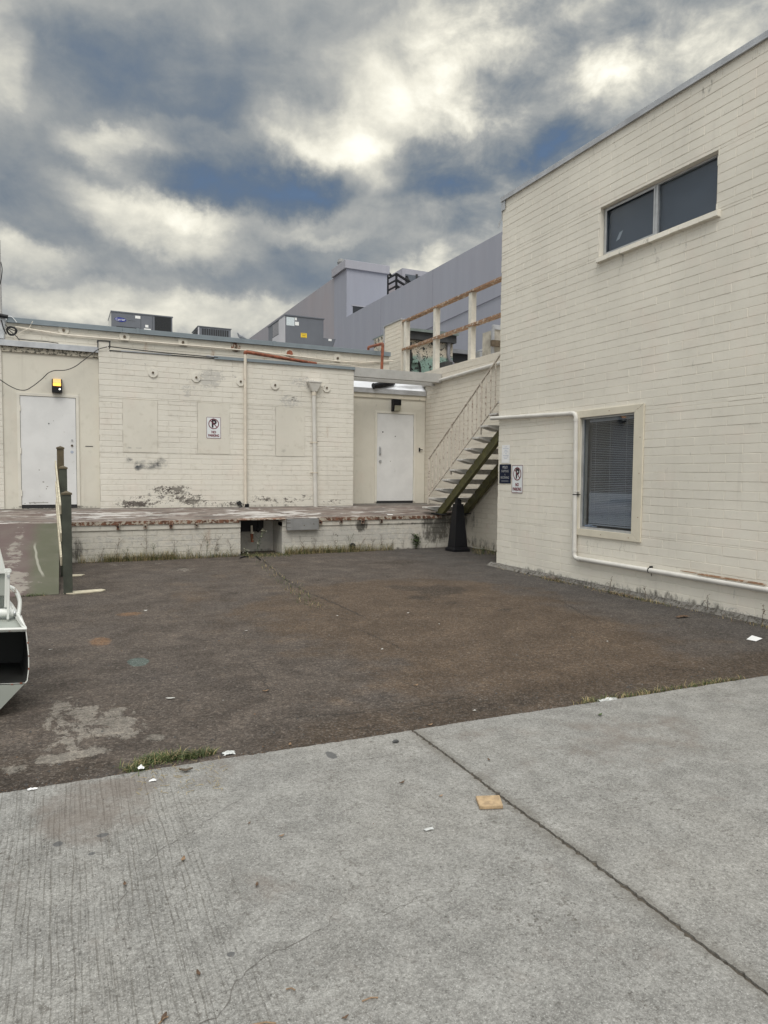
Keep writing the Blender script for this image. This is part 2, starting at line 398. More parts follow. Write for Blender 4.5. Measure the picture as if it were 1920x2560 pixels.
def mat_asphalt():
    m, t, b = newmat('worn brown asphalt'); p = t.pos(); x, y, z = t.sep(p)
    big = t.noise(p, .55, 4, .6); mid = t.noise(p, 3.1, 6, .65); sm = t.noise(p, 17., 5, .65)
    st = t.vor(p, 85., out='Color'); stv = t.sep(st)[0]; sd = t.vor(p, 85.)
    fine = t.noise(p, 150., 3, .7)
    c = t.mix(t.mr(mid, .3, .72), (.062, .050, .042), (.108, .088, .074))
    c = t.mix(t.m('MULTIPLY', t.mr(big, .42, .68), .55), c, (.078, .067, .061))
    # cooler tarmac toward the right wall
    cool = t.mr(t.m('ADD', x, t.m('MULTIPLY', t.m('SUBTRACT', mid, .5), 2.)), 4.6, 6.4)
    c = t.mix(t.m('MULTIPLY', cool, .8), c, (.064, .060, .058))
    # brown soil spilled over the lot
    soil = t.total([t.m('MULTIPLY', t.blob(x, y, *q[:4]), q[4]) for q in ((3.4, 6.2, 2.2, 2.9, .34), (3.9, 5.2, 1.8, 1.7, .26), (4.2, 8.2, 1.4, 1.2, .28), (3.3, 4.1, 2., .8, .2), (4.9, 7.2, 1.1, 1.7, .18), (2.2, 8.5, 2., 3., .10))])
    sm2 = t.mr(t.m('ADD', t.noise(p, 1.7, 7, .68), soil), .55, .82)
    c = t.mix(t.m('MULTIPLY', sm2, .78), c, (.094, .064, .041))
    eb = t.m('ADD', t.mr(y, 4.35, 3.6), t.m('ADD', t.mr(x, .6, 1.6, -.9, 0.), t.m('MULTIPLY', t.m('SUBTRACT', t.noise(p, 2.2, 7, .7), .5), 1.5)))
    c = t.mix(t.m('MULTIPLY', t.mr(eb, .25, .75), .75), c, (.062, .044, .030))
    # dark scuffs and damp marks
    dk = t.total([t.m('MULTIPLY', t.blob(x, y, *q[:4]), q[4]) for q in ((4.5, 7.85, .55, .55, .36), (4.05, 8.2, .3, .4, .26), (5.2, 10.6, .8, .45, .30), (4.05, 7.2, .4, .7, .24), (4.45, 6.5, .3, .35, .2), (2.1, 3.75, 2., .25, .16), (-.3, 3.75, .9, .25, .3), (2.5, 6., 2., .4, .05), (2.0, 10.2, 1.2, .4, .12))])
    g = t.mr(t.m('ADD', t.noise(p, 2.6, 7, .7), dk), .64, .80)
    c = t.mix(t.m('MULTIPLY', g, .72), c, (.040, .031, .024))
    # stones in the binder
    c = t.mix(t.m('MULTIPLY', t.mr(stv, .62, 1.), .42), c, (.19, .165, .145))
    c = t.mix(t.m('MULTIPLY', t.mr(stv, .3, .0), .42), c, (.026, .023, .021))
    c = t.mix(t.m('MULTIPLY', t.mr(fine, .5, .75), .30), c, (.16, .14, .125))
    c = t.mix(t.m('MULTIPLY', t.mr(sm, .62, .78), .35), c, (.035, .03, .027))
    # white stains with a shape of their own (old spilled cement, paint)
    wl = ((-.02, 4.65, .20, .55, .34), (.22, 4.5, .22, .42, .36), (.34, 4.22, .16, .26, .35), (.06, 4.1, .28, .3, .29), (-.18, 3.9, .26, .14, .34), (.03, 3.93, .24, .08, .32), (.46, 4.02, .10, .09, .40), (1.7, 11.0, .30, .32, .30), (.8, 12.0, .25, .2, .3), (1.4, 11.8, .2, .2, .26))
    wt = t.m('MULTIPLY', t.total([t.m('MULTIPLY', t.blob(x, y, *q[:4]), q[4]) for q in wl]), .60)
    g = t.mr(t.m('ADD', t.noise(t.comb(t.m('MULTIPLY', x, 1.4), t.m('MULTIPLY', y, .8), 0.), 7.5, 10, .76, .5), wt),   .675, .73)
    c = t.mix(t.m('MULTIPLY', g, .58), c, t.mix(t.noise(p, 40., 6, .8), (.14, .125, .105), (.40, .37, .33)))
    # paint spots: orange, teal
    og = t.m('ADD', t.blob(x, y, .62, 7.72, .20, .15), t.blob(x, y, .28, 6.55, .14, .26))
    c = t.mix(t.m('MULTIPLY', t.mr(t.m('ADD', t.m('MULTIPLY', og, .34), t.noise(p, 20., 8, .86)), .62, .86), .5), c, (.235, .125, .06))
    ga = t.m('ADD', t.blob(x, y, .52, 5.72, .105, .17), t.m('MULTIPLY', t.m('SUBTRACT', t.noise(p, 11., 3), .5), .8))
    c = t.mix(t.m('MULTIPLY', t.mr(ga, .30, .42), .78), c, t.mix(stv, (.065, .092, .083), (.125, .155, .145)))
    gr = t.noise(p, 24., 8, .86); gr2 = t.noise(t.vm('ADD', p, (3., 5., 0.)), 70., 5, .8)
    c = t.mix(1., c, t.ramp(gr, [(.30, (.42, .42, .42)), (.5, (1., 1., 1.)), (.70, (1.75, 1.72, 1.68))]), 'MULTIPLY')
    c = t.mix(.75, c, t.ramp(gr2, [(.32, (.45, .45, .45)), (.5, (1., 1., 1.)), (.68, (1.7, 1.7, 1.7))]), 'MULTIPLY')
    sx = t.noise(t.vm('ADD', p, (11., 2., 0.)), 2.3, 9, .74, .2)
    c = t.mix(1., c, t.ramp(sx, [(.3, (.66, .65, .64)), (.52, (1., 1., 1.)), (.70, (1.32, 1.29, 1.25))]), 'MULTIPLY')
    t.put(b.inputs['Base Color'], c); b.inputs['Roughness'].default_value = .92; b.inputs['Specular IOR Level'].default_value = .25
    h = t.total([t.m('MULTIPLY', sd, -.55), t.m('MULTIPLY', sm, .8), t.m('MULTIPLY', fine, .35)])
    t.put(b.inputs['Normal'], t.bump(h, .75, .012))
    return m
M['asphalt'] = mat_asphalt()

def mat_concrete():
    m, t, b = newmat('broomed concrete'); p = t.pos(); x, y, z = t.sep(p)
    big = t.noise(p, .9, 4, .6); mid = t.noise(p, 6., 6, .66); sm = t.noise(p, 38., 5, .68); fine = t.noise(p, 160., 3, .7)
    c = t.mix(t.mr(mid, .28, .74), (.158, .153, .144), (.268, .262, .248))
    c = t.mix(t.m('MULTIPLY', t.mr(big, .4, .7), .3), c, (.31, .292, .262))
    c = t.mix(t.m('MULTIPLY', t.mr(fine, .35, .7), .36), c, (.47, .46, .435))
    # worn aggregate pits
    q = t.noise(p, 2.3, 4)
    pit = t.m('MULTIPLY', t.mr(sm, .56, .64), t.mr(q, .35, .65))
    c = t.mix(t.m('MULTIPLY', pit, .72), c, (.115, .105, .092))
    pit2 = t.mr(t.noise(p, 62., 4, .7), .635, .68)
    c = t.mix(t.m('MULTIPLY', pit2, .75), c, (.085, .078, .07))
    # tined grooves on the left bay, running into the lot
    tn = t.noise(t.comb(t.m('ADD', t.m('MULTIPLY', x, 58.), t.m('MULTIPLY', t.m('SUBTRACT', mid, .5), .6)), t.m('MULTIPLY', y, 1.1), 0.), 1., 4, .62)
    msk = t.m('ADD', t.mr(x, 1.0, .05), t.m('MULTIPLY', t.m('SUBTRACT', q, .5), .7))
    tw = t.m('ABSOLUTE', t.m('SUBTRACT', t.m('FRACT', t.m('ADD', t.m('MULTIPLY', x, 46.), t.m('MULTIPLY', t.noise(t.comb(t.m('MULTIPLY', x, 9.), t.m('MULTIPLY', y, 1.5), 1.), 1., 3), 2.2))), .5))
    tl = t.m('MULTIPLY', t.mr(tw, .13, .05), t.mr(t.noise(t.comb(t.m('MULTIPLY', x, 30.), t.m('MULTIPLY', y, 2.5), 7.), 1., 6, .75), .44, .6))
    tn2 = t.noise(t.comb(t.m('ADD', t.m('MULTIPLY', x, 150.), t.m('MULTIPLY', t.m('SUBTRACT', mid, .5), 3.)), t.m('MULTIPLY', y, 2.2), 3.), 1., 5, .7)
    gro = t.m('MULTIPLY', t.m('MAXIMUM', t.m('MAXIMUM', t.m('MULTIPLY', t.mr(tn2, .57, .68), .6), tl), t.m('MULTIPLY', t.mr(tn, .64, .70), t.mr(sm, .35, .6))), t.mr(msk, .25, .8))
    c = t.mix(t.m('MULTIPLY', gro, .60), c, (.13, .118, .10))
    gr = t.noise(p, 66., 7, .86)
    c = t.mix(1., c, t.ramp(gr, [(.28, (.36, .35, .34)), (.5, (.96, .96, .96)), (.70, (1.45, 1.45, 1.45))]), 'MULTIPLY')
    gr3 = t.noise(p, 14., 6, .8); c = t.mix(.35, c, t.ramp(gr3, [(.30, (.74, .73, .72)), (.5, (1., 1., 1.)), (.70, (1.16, 1.16, 1.16))]), 'MULTIPLY')
    spk = t.mr(t.noise(p, 120., 3, .6), .60, .65)
    c = t.mix(t.m('MULTIPLY', t.m('MULTIPLY', spk, t.mr(t.noise(p, 5., 4, .6), .30, .58)), .72), c, (.10, .095, .088))
    lsp = t.mr(t.noise(t.vm('ADD', p, (9., 4., 2.)), 150., 3, .6), .60, .67)
    c = t.mix(t.m('MULTIPLY', lsp, .55), c, (.52, .51, .49))
    # stains
    br = t.total([t.m('MULTIPLY', t.blob(x, y, *q2[:4]), q2[4]) for q2 in ((.1, 3.25, .35, .45, .3), (2.9, 2.9, .7, .45, .2), (.75, 3.45, .8, .2, .12), (2.1, 3.25, .5, .2, .12), (.6, 2.35, .25, .15, .14))])
    g = t.mr(t.m('ADD', t.noise(p, 3.4, 6, .68), br), .56, .85)
    c = t.mix(t.m('MULTIPLY', g, .6), c, (.165, .135, .115))
    sp = t.total([t.m('MULTIPLY', t.blob(x, y, *q2), 1.) for q2 in ((-.04, 2.98, .024, .028), (.125, 2.98, .030, .022), (.45, 2.06, .016, .016), (.08, 2.85, .018, .016), (1.27, 3.36, .035, .07))])
    g = t.mr(t.m('ADD', sp, t.m('MULTIPLY', t.m('SUBTRACT', t.noise(p, 40., 5, .7), .5), 1.6)), .3, .55)
    c = t.mix(t.m('MULTIPLY', g, .8), c, (.085, .085, .088))
    # grime along the joint and the asphalt edge
    jd = t.m('ABSOLUTE', t.m('SUBTRACT', x, 1.83))
    g = t.m('MULTIPLY', t.mr(t.m('ADD', jd, t.m('MULTIPLY', t.m('SUBTRACT', mid, .5), .12)), .07, .0), .5)
    c = t.mix(g, c, (.13, .118, .10))
    t.put(b.inputs['Base Color'], c); b.inputs['Roughness'].default_value = .9; b.inputs['Specular IOR Level'].default_value = .25
    h = t.total([sm, t.m('MULTIPLY', fine, .35), t.m('MULTIPLY', pit2, -.8), t.m('MULTIPLY', gro, -1.1)])
    t.put(b.inputs['Normal'], t.bump(h, .55, .006))
    return m
M['concrete'] = mat_concrete()
M['tar'] = plain('dark crack fill', (.036, .031, .027), .95, .3, 30.)
M['crack'] = plain('crack', (.12, .11, .10), .95)

def mat_deck():
    m, t, b = newmat('worn painted dock deck'); p = t.pos(); x, y, z = t.sep(p)
    s1 = t.noise(t.comb(t.m('MULTIPLY', x, 1.3), t.m('MULTIPLY', y, 5.), 0.), 1.4, 8, .68)
    s2 = t.noise(t.comb(t.m('MULTIPLY', x, 1.), t.m('MULTIPLY', y, 6.), 4.), 2.2, 8, .7)
    c = t.mix(t.mr(s1, .38, .62), (.115, .078, .066), (.25, .215, .19))
    c = t.mix(t.mr(s2, .5, .62), c, (.135, .125, .115))
    w = t.m('ADD', t.noise(t.comb(t.m('MULTIPLY', x, 1.5), t.m('MULTIPLY', y, 5.), 9.), 1.7, 9, .7, .4), t.m('ADD', t.m('MULTIPLY', t.blob(x, y, .8, 13.1, 1.6, .4), .10), t.m('MULTIPLY', t.blob(x, y, 3.6, 12.95, 1.2, .4), .12)))
    c = t.mix(t.m('MULTIPLY', t.mr(w, .555, .64), .9), c, (.52, .50, .48))
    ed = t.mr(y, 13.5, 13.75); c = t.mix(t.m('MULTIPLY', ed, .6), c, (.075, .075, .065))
    t.put(b.inputs['Base Color'], c); b.inputs['Roughness'].default_value = .8
    t.put(b.inputs['Normal'], t.bump(t.noise(p, 25., 5), .3, .01)); return m
M['deck'] = mat_deck()
def mat_ramp():
    m, t, b = newmat('faded ramp paint'); p = t.pos(); x, y, z = t.sep(p)
    s = t.m('ADD', x, t.m('MULTIPLY', t.m('SUBTRACT', t.noise(p, 1.1, 3), .5), .3))
    c = t.mix(t.mr(s, -.52, -.30), (.108, .075, .070), (.092, .094, .060))
    c = t.mix(t.m('MULTIPLY', t.mr(t.noise(p, 2.5, 5), .4, .7), .35), c, (.16, .145, .12))
    fl = t.m('ADD', t.noise(t.comb(t.m('MULTIPLY', x, 1.3), t.m('MULTIPLY', y, 1.5), 0.), 3.6, 10, .74), t.total([t.m('MULTIPLY', t.blob(x, y, *q[:4]), q[4]) for q in ((-.62, 9.75, .34, .7, .20), (-.68, 10.9, .20, .9, .17), (-.62, 11.9, .12, .6, .12))]))
    c = t.mix(t.m('MULTIPLY', t.mr(fl, .64, .68), .85), c, t.mix(t.noise(p, 9., 3), (.18, .17, .15), (.34, .30, .26)))
    ln = t.m('ABSOLUTE', t.m('SUBTRACT', t.m('ADD', x, t.m('MULTIPLY', t.m('SUBTRACT', t.noise(p, .9, 2), .5), .16)), t.m('ADD', -.33, t.m('MULTIPLY', t.m('SUBTRACT', y, 10.7), -.07))))
    g = t.m('MULTIPLY', t.mr(ln, .022, .008), t.m('MULTIPLY', t.mr(y, 9.9, 10.1), t.mr(y, 11.5, 11.2)))
    c = t.mix(t.m('MULTIPLY', g, .7), c, (.36, .35, .30))
    t.put(b.inputs['Base Color'], c); b.inputs['Roughness'].default_value = .75
    t.put(b.inputs['Normal'], t.bump(t.noise(p, 22., 5), .2, .01)); return m
M['ramp'] = mat_ramp()
def mat_teal():
    m, t, b = newmat('peeling teal and cream wall'); p = t.pos(); x, y, z = t.sep(p)
    s = t.m('ADD', z, t.m('MULTIPLY', t.m('SUBTRACT', t.noise(p, 2.2, 3), .5), .5))
    c = t.mix(t.mr(s, 4.62, 4.74), (.22, .33, .29), (.52, .47, .39))
    pl = t.m('ADD', t.m('MULTIPLY', t.noise(p, 7.5, 9, .7, .3), .6), t.m('MULTIPLY', t.noise(p, 26., 6, .7), .4))
    c = t.mix(t.mr(pl, .525, .54), c, (.03, .033, .034))
    c = t.mix(t.m('MULTIPLY', t.mr(t.noise(p, 3.1, 5), .55, .62), .6), c, (.33, .33, .31))
    t.put(b.inputs['Base Color'], c); b.inputs['Roughness'].default_value = .85; return m
M['teal'] = mat_teal()

# ------------------------------------------------------------------ sky, sun
def build_sky():
    w = D.worlds.new('World'); scene.world = w; w.use_nodes = True; t = NT(w.node_tree)
    bg = w.node_tree.nodes['Background']; bg.inputs['Strength'].default_value = .1
    d = t.n('ShaderNodeTexCoord').outputs['Generated']; x, y, z = t.sep(d)
    RAD = 180/math.pi
    az = t.m('MULTIPLY', t.m('ARCTAN2', x, y), RAD); el = t.m('MULTIPLY', t.m('ARCSINE', z), RAD)
    h = t.m('ADD', t.m('MAXIMUM', z, 0.), .22)
    pl = t.comb(t.m('DIVIDE', x, h), t.m('DIVIDE', y, h), 0.)
    flat = t.comb(t.m('MULTIPLY', az, .05), t.m('MULTIPLY', el, .115), 0.)      # long level streaks
    n1 = t.noise(flat, 1.0, 5, .5, .35); n2 = t.noise(t.comb(t.m('MULTIPLY', az, .10), t.m('MULTIPLY', el, .15), 5.), 2.0, 9, .60, .25); n4 = t.noise(flat, 2.6, 7, .55, .15)
    wa = t.noise(d, 5., 6, .58); wb = t.noise(t.vm('ADD', d, (7., 3., 1.)), 6., 7, .62)
    A = t.m('ADD', az, t.m('MULTIPLY', t.m('SUBTRACT', wa, .5), 9.)); E = t.m('ADD', el, t.m('MULTIPLY', t.m('SUBTRACT', wb, .5), 6.5))
    def ae(px, py):
        v = sight(px, py).normalized(); return math.degrees(math.atan2(v.x, v.y)), math.degrees(math.asin(v.z))
    def cloud(lst):
        o = []
        for (px, py, rx, ry, amp, sl) in lst:
            a0, e0 = ae(px, py); k = math.degrees(1/F)
            dx = t.m('MULTIPLY', t.m('SUBTRACT', A, a0), 1/(rx*k/math.cos(math.radians(e0))))
            ee = t.m('SUBTRACT', E, e0)
            if sl: ee = t.m('SUBTRACT', ee, t.m('MULTIPLY', t.m('SUBTRACT', A, a0), sl))
            dy = t.m('MULTIPLY', ee, 1/(ry*k))
            r2 = t.m('ADD', t.m('MULTIPLY', dx, dx), t.m('MULTIPLY', dy, dy))
            o.append(t.m('MULTIPLY', t.mr(r2, 1.35, 0.), amp))
        return t.total(o)
    lay = cloud([
        (470, 215, 430, 105, -.21, 0), (500, 70, 520, 60, -.03, 0), (240, 205, 190, 90, -.08, 0), (640, 445, 270, 75, -.38, 0), (420, 470, 180, 50, -.10, 0), (50, 480, 330, 150, -.14, 0), (640, 650, 300, 75, -.20, 0),
        (120, 700, 330, 45, -.09, 0), (1340, 225, 110, 100, -.34, 0), (1090, 420, 380, 62, -.30, .12), (1480, 320, 210, 60, -.26, .42), (1130, 540, 320, 90, -.12, 0), (300, 300, 260, 60, -.08, 0),
        (1640, 30, 330, 70, -.06, 0), (1050, 640, 200, 40, -.06, 0),
        (850, 375, 170, 95, .36, -.3), (890, 450, 70, 60, .22, 0), (400, 565, 230, 75, .38, -.1), (330, 400, 150, 48, .26, 0), (590, 370, 220, 45, .12, .12), (1120, 150, 290, 140, .20, 0), (1010, 290, 190, 110, .18, 0), (1570, 195, 300, 100, .28, .3),
        (40, 640, 150, 36, .26, 0), (110, 240, 130, 70, .12, 0), (0, 110, 70, 130, .22, 0), (440, 770, 520, 60, .26, 0), (1100, 665, 220, 60, .24, .4), (620, 545, 320, 34, .08, 0), (810, 590, 120, 22, .12, 0), (1260, 130, 150, 50, .12, 0)])
    hi = t.m('ADD', .5, t.m('MULTIPLY', t.mr(az, 22., 34.), .75))       # the broken, mottled cloud lies to the right
    base = t.total([.512, t.m('MULTIPLY', t.m('SUBTRACT', n1, .5), .26), t.m('MULTIPLY', t.m('SUBTRACT', n4, .5), .26), t.m('MULTIPLY', t.m('SUBTRACT', n2, .5), t.m('MULTIPLY', hi, .95))])
    v = t.m('ADD', base, lay)
    cl = t.ramp(v, [(0., (.10, .155, .25)), (.12, (.13, .178, .25)), (.26, (.185, .222, .265)), (.42, (.285, .308, .322)), (.56, (.40, .41, .40)), (.70, (.605, .597, .535)), (.83, (.845, .82, .71)), (.96, (1.04, 1.015, .89)), (1., (1.08, 1.055, .93))])
    # open sky behind thin cloud: real sky colour
    sky = t.n('ShaderNodeTexSky'); sky.sky_type = 'NISHITA'; sky.sun_disc = False; sky.sun_elevation = math.radians(52); sky.sun_rotation = math.radians(205)
    sky.air_density = 1.2; sky.dust_density = 2.
    gap = t.m('MULTIPLY', t.mr(v, .12, -.05), .30)
    cl10 = t.vm('SCALE', cl, None); cl10.node.inputs['Scale'].default_value = 10.
    s2 = t.vm('SCALE', sky.outputs[0], None); s2.node.inputs['Scale'].default_value = .9
    c = t.vm('SCALE', t.mix(gap, cl10, s2), None); c.node.inputs['Scale'].default_value = .915
    # unseen sky overhead and behind the camera boosted to light the walls
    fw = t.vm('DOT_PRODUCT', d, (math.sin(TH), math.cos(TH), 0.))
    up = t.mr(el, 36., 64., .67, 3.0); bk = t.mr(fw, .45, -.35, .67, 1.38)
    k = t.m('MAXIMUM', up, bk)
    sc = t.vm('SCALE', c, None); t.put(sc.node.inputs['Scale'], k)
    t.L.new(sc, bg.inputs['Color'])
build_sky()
sun = D.lights.new('sun', 'SUN'); sun.energy = 1.0; sun.angle = math.radians(35); sun.color = (1., .95, .87)
suno = D.objects.new('sun', sun); COL.objects.link(suno)
sd = Vector((math.sin(math.radians(205))*math.cos(math.radians(52)), math.cos(math.radians(205))*math.cos(math.radians(52)), math.sin(math.radians(52))))
suno.rotation_euler = sd.to_track_quat('Z', 'Y').to_euler(); suno.location = sd*30

vs = scene.view_settings; vs.view_transform = 'Standard'; vs.look = 'None'; vs.exposure = .78; vs.gamma = 1
scene.cycles.max_bounces = 8; scene.cycles.use_denoising = True

# ================================================================== GROUND
def edge_y(x): return 3.565-.031*x
R1 = random.Random(5)
def slab_outline(x0, x1, jl, jr):
    p = []; n = int((x1-x0)/.03)
    for i in range(n+1):
        x = x0+(x1-x0)*i/n; p.append((x, edge_y(x)+R1.uniform(-.004, .003)-(.006 if R1.random() < .06 else 0)+.004*math.sin(x*3.1)))
    if jr: p += [(x1+R1.uniform(-.004, .003)-(R1.uniform(.004, .012) if R1.random() < .12 else 0)+.004*math.sin(y*.06), edge_y(x1)-.012*y) for y in range(1, 420)]
    p += [(x1, -25), (x0, -25)]
    if jl: p += [(x0+R1.uniform(-.003, .004)+(R1.uniform(.004, .012) if R1.random() < .12 else 0)+.004*math.sin(y*.06), edge_y(x0)-.012*y) for y in range(419, 0, -1)]
    return p
def crack(mb, pts, w, z=.0136, jit=.008, seed=1):
    R = random.Random(seed+3); P = [Pz(x, y, z) for x, y in pts]; Q = []
    for a, b in zip(P, P[1:]):
        n = max(2, int((b-a).length/.018))
        for i in range(n): Q.append(a.lerp(b, i/n)+Vector((R.uniform(-jit, jit), R.uniform(-jit, jit), 0)))
    Q.append(P[-1])
    for a, b in zip(Q, Q[1:]):
        d = (b-a); s = Vector((-d.y, d.x, 0)).normalized(); wa = w*R.uniform(.4, 1.2)
        wa *= .75; mb.add([a-s*wa, b-s*wa, b+s*wa, a+s*wa], [[0, 1, 2, 3]])
g = MB(); g.add([(-150, -150, 0), (150, -150, 0), (150, 250, 0), (-150, 250, 0)], [[0, 1, 2, 3]]); g.cur = 1
for k, (pts, w) in enumerate([([(655, 1398), (700, 1440), (762, 1478), (830, 1505), (905, 1540)], .010), ([(745, 1536), (820, 1541), (905, 1553), (1005, 1550)], .004), ([(690, 1795), (860, 1785), (1040, 1768), (1160, 1742)], .0035),
                              ([(850, 1560), (900, 1575), (960, 1600), (1010, 1625)], .004), ([(520, 1555), (640, 1562), (700, 1556)], .005), ([(600, 1640), (660, 1690), (672, 1742)], .003), ([(250, 1480), (330, 1500), (430, 1494)], .005), ([(1180, 1450), (1300, 1470), (1400, 1500), (1500, 1560)], .005), ([(1240, 1640), (1340, 1655), (1440, 1700)], .003)]): crack(g, pts, w, .0015, .02, seed=40+k)
struct('ground', g, [M['asphalt'], M['tar']])
for i, (x0, x1, jl, jr) in enumerate(((-14, 1.822, 0, 1), (1.836, 6.40, 1, 0))):
    mb = MB(); mb.prism([(x, y, .012) for x, y in slab_outline(x0, x1, jl, jr)], (0, 0, -.12))
    mb.cur = 1
    if i == 0:
        for k, (pts, w) in enumerate([([(500, 2560), (560, 2530), (575, 2475), (620, 2420), (680, 2385), (760, 2345), (815, 2320), (835, 2270)], .0016), ([(960, 2285), (1010, 2262), (1060, 2237)], .0012),
                                      ([(480, 2080), (420, 2110), (365, 2155)], .0013), ([(640, 1980), (560, 2020), (480, 2080)], .0012), ([(780, 1925), (860, 1905), (930, 1895), (1010, 1882)], .0012), ([(325, 2205), (300, 2260), (296, 2320)], .0014)]): crack(mb, pts, w, seed=k)
    struct('pavement', mb, [M['concrete'], M['crack']])
mb = MB(); mb.box(1.80, 1.86, -8, 3.49, .001, .005); struct('joint_dirt', mb, M['dirt'])

# ================================================================== RIGHT BUILDING
XW = 6.54
rb = thing('office_building', 'tall cream painted block building on the right with two windows and a metal roof edge', 'building', (XW, 4, 0))
win_lo = (1.985, 3.005, .775, 2.33); win_up = (2.265, 4.095, 4.44, 5.08)
mb = block_wall(MB(), (XW, 9.56, 0), (0, -1, 0), (-1, 0, 0), 0, 11.6, .0, 5.97, zoff=.038, blen=.415, soff=.1725, holes=[win_lo, win_up], joint=.0046, vjoint=.0068, depth=.0042, jit=.0013, rag=.012, bev=.003, seed=3)
mb.box(XW+.009, 13.4, -2.04, 9.54, 0, 5.95, skip='l')
mb.box(XW-.001, XW+.03, 9.54, 9.552, .0, 5.95, skip='l')
def reveal(mb, h, d):
    y0, y1 = 9.56-h[1], 9.56-h[0]; z0, z1 = h[2], h[3]; a, b = XW+.0005, XW+d
    mb.add([(a, y0, z0), (b, y0, z0), (b, y1, z0), (a, y1, z0)], [[0, 1, 2, 3]]); mb.add([(a, y0, z1), (b, y0, z1), (b, y1, z1), (a, y1, z1)], [[0, 1, 2, 3]])
    mb.add([(a, y0, z0), (b, y0, z0), (b, y0, z1), (a, y0, z1)], [[0, 1, 2, 3]]); mb.add([(a, y1, z0), (b, y1, z0), (b, y1, z1), (a, y1, z1)], [[0, 1, 2, 3]])
reveal(mb, win_lo, .14); reveal(mb, win_up, .2)
mb.build('wall', M['right_block'], rb)
# roof edge metal, in sheets with small lifts
mb = MB(); y = 9.585; Rf = random.Random(4)
while y > -2:
    y2 = y-3.04; dz = Rf.uniform(-.004, .004); o = Rf.uniform(0, .006)
    mb.box(XW-.030-o, XW+.25, y2+.001, y, 5.950+dz, 6.022+dz)
    mb.box(XW-.036-o, XW-.0305-o, y2+.001, y, 5.945+dz, 5.958+dz)
    y = y2
mb.build('roof_edge', M['steel_flash'], rb, bevel=.002)
mb = MB(); mb.box(XW-.014, XW+.05, 9.565, 9.580, 5.66, 5.944); mb.box(XW-.018, XW-.0145, 9.47, 9.575, 5.80, 5.944)
mb.bar((XW-.02, 9.60, 5.66), (XW-.03, 9.64, 5.55), .006, .03); mb.build('corner_flashing', M['steel_flash'], rb)
mb = MB(); Rf = random.Random(9)
y = 9.72
while y > 3.4:
    y2 = y-.22; w = (.045 if y < 9.0 else .085)+.015*math.sin(y*2.3)+Rf.uniform(-.012, .012); hh = .008+Rf.uniform(-.005, .008)
    mb.add([(XW-.004, y, .06), (XW-w, y, hh), (XW-w-.03, y, -.01), (XW-.004, y2, .055), (XW-w-Rf.uniform(-.02, .02), y2, hh), (XW-w-.03, y2, -.01)], [[0, 1, 4, 3], [1, 2, 5, 4]]); y = y2
mb.build('footing', M['foundation'], rb)

# ground floor window
def frame_rect(mb, X0, X1, y0, y1, z0, z1, w, wz=None):
    wz = wz or w
    mb.box(X0, X1, y0, y1, z0, z0+wz); mb.box(X0, X1, y0, y1, z1-wz, z1); mb.box(X0, X1, y0, y0+w, z0+wz, z1-wz); mb.box(X0, X1, y1-w, y1, z0+wz, z1-wz)
y0, y1, z0, z1 = 9.56-win_lo[1], 9.56-win_lo[0], win_lo[2], win_lo[3]
mb = MB(); frame_rect(mb, XW+.028, XW+.062, y0+.003, y1-.003, z0+.003, z1-.003, .032)
w1 = mb.build('window', M['alu'], rb, bevel=.002)
mb = MB()   # mitred flat boards
oy0, oy1, oz0, oz1 = 6.405, 7.632, .688, 2.412; iy0, iy1, iz0, iz1 = y0+.004, y1-.012, z0+.006, z1-.012; a, b = XW-.026, XW-.003
for q in (((oy0, oz0), (oy1, oz0), (iy1, iz0), (iy0, iz0)), ((oy0, oz1), (iy0, iz1), (iy1, iz1), (oy1, oz1)), ((oy0, oz0), (iy0, iz0), (iy0, iz1), (oy0, oz1)), ((oy1, oz0), (oy1, oz1), (iy1, iz1), (iy1, iz0))):
    c = Vector((sum(p[0] for p in q)/4, sum(p[1] for p in q)/4)); s = .9985
    q2 = [(c.x+(p[0]-c.x)*s, c.y+(p[1]-c.y)*s) for p in q]
    mb.prism([(a, p[0], p[1]) for p in q2], (b-a, 0, 0))
mb.build('trim', M['trim'], w1, bevel=.0025)
for yy, zz in ((7.0, 2.372), (6.5, 2.36), (6.45, 2.0), (6.45, 1.55), (6.45, 1.0), (6.6, .73), (7.1, .73), (7.6, 1.1), (7.6, 1.9)): MB().obox((XW-.0265, yy, zz), (.001, 0, 0), (0, .006, 0), (0, 0, .006)).build('nail', M['timber_rail'], w1)
mb = MB(); mb.box(XW+.044, XW+.048, y0+.03, y1-.03, z0+.03, z1-.03); mb.build('pane', M['glass'], w1)
mb = MB(); z = z0+.10; k = 0; Rb = random.Random(2)
mb.box(XW+.085, XW+.125, y0+.04, y1-.09, z1-.075, z1-.035)
while z < z1-.09:
    tilt = .28 if z > z0+.50 else .95
    tilt += Rb.uniform(-.05, .05); dy, dz = .0125*math.cos(tilt), .0125*math.sin(tilt)
    ya, yb = y0+.04, y1-.09+Rb.uniform(-.004, .004)
    mb.obox((XW+.105, (ya+yb)/2, z), (dy, 0, dz), (0, (yb-ya)/2, 0), (-.0003*dz/.0125, 0, .0004)); z += .0235
mb.box(XW+.095, XW+.115, y0+.04, y1-.09, z0+.062, z0+.078)
mb.build('blind', M['blind'], w1)
mb = MB()
for fy in (.22, .55, .86): mb.box(XW+.0895, XW+.091, y0+.04+fy*(y1-y0-.13), y0+.042+fy*(y1-y0-.13), z0+.08, z1-.06)
mb.build('blind_cord', M['white'], w1)
mb = MB(); mb.box(XW+.07, XW+.12, y1-.17, y1-.05, z0+.034, z0+.06); mb.box(XW+.075, XW+.11, y1-.26, y1-.19, z0+.034, z0+.05); mb.build('sill_clutter', M['ink_blue'], w1)
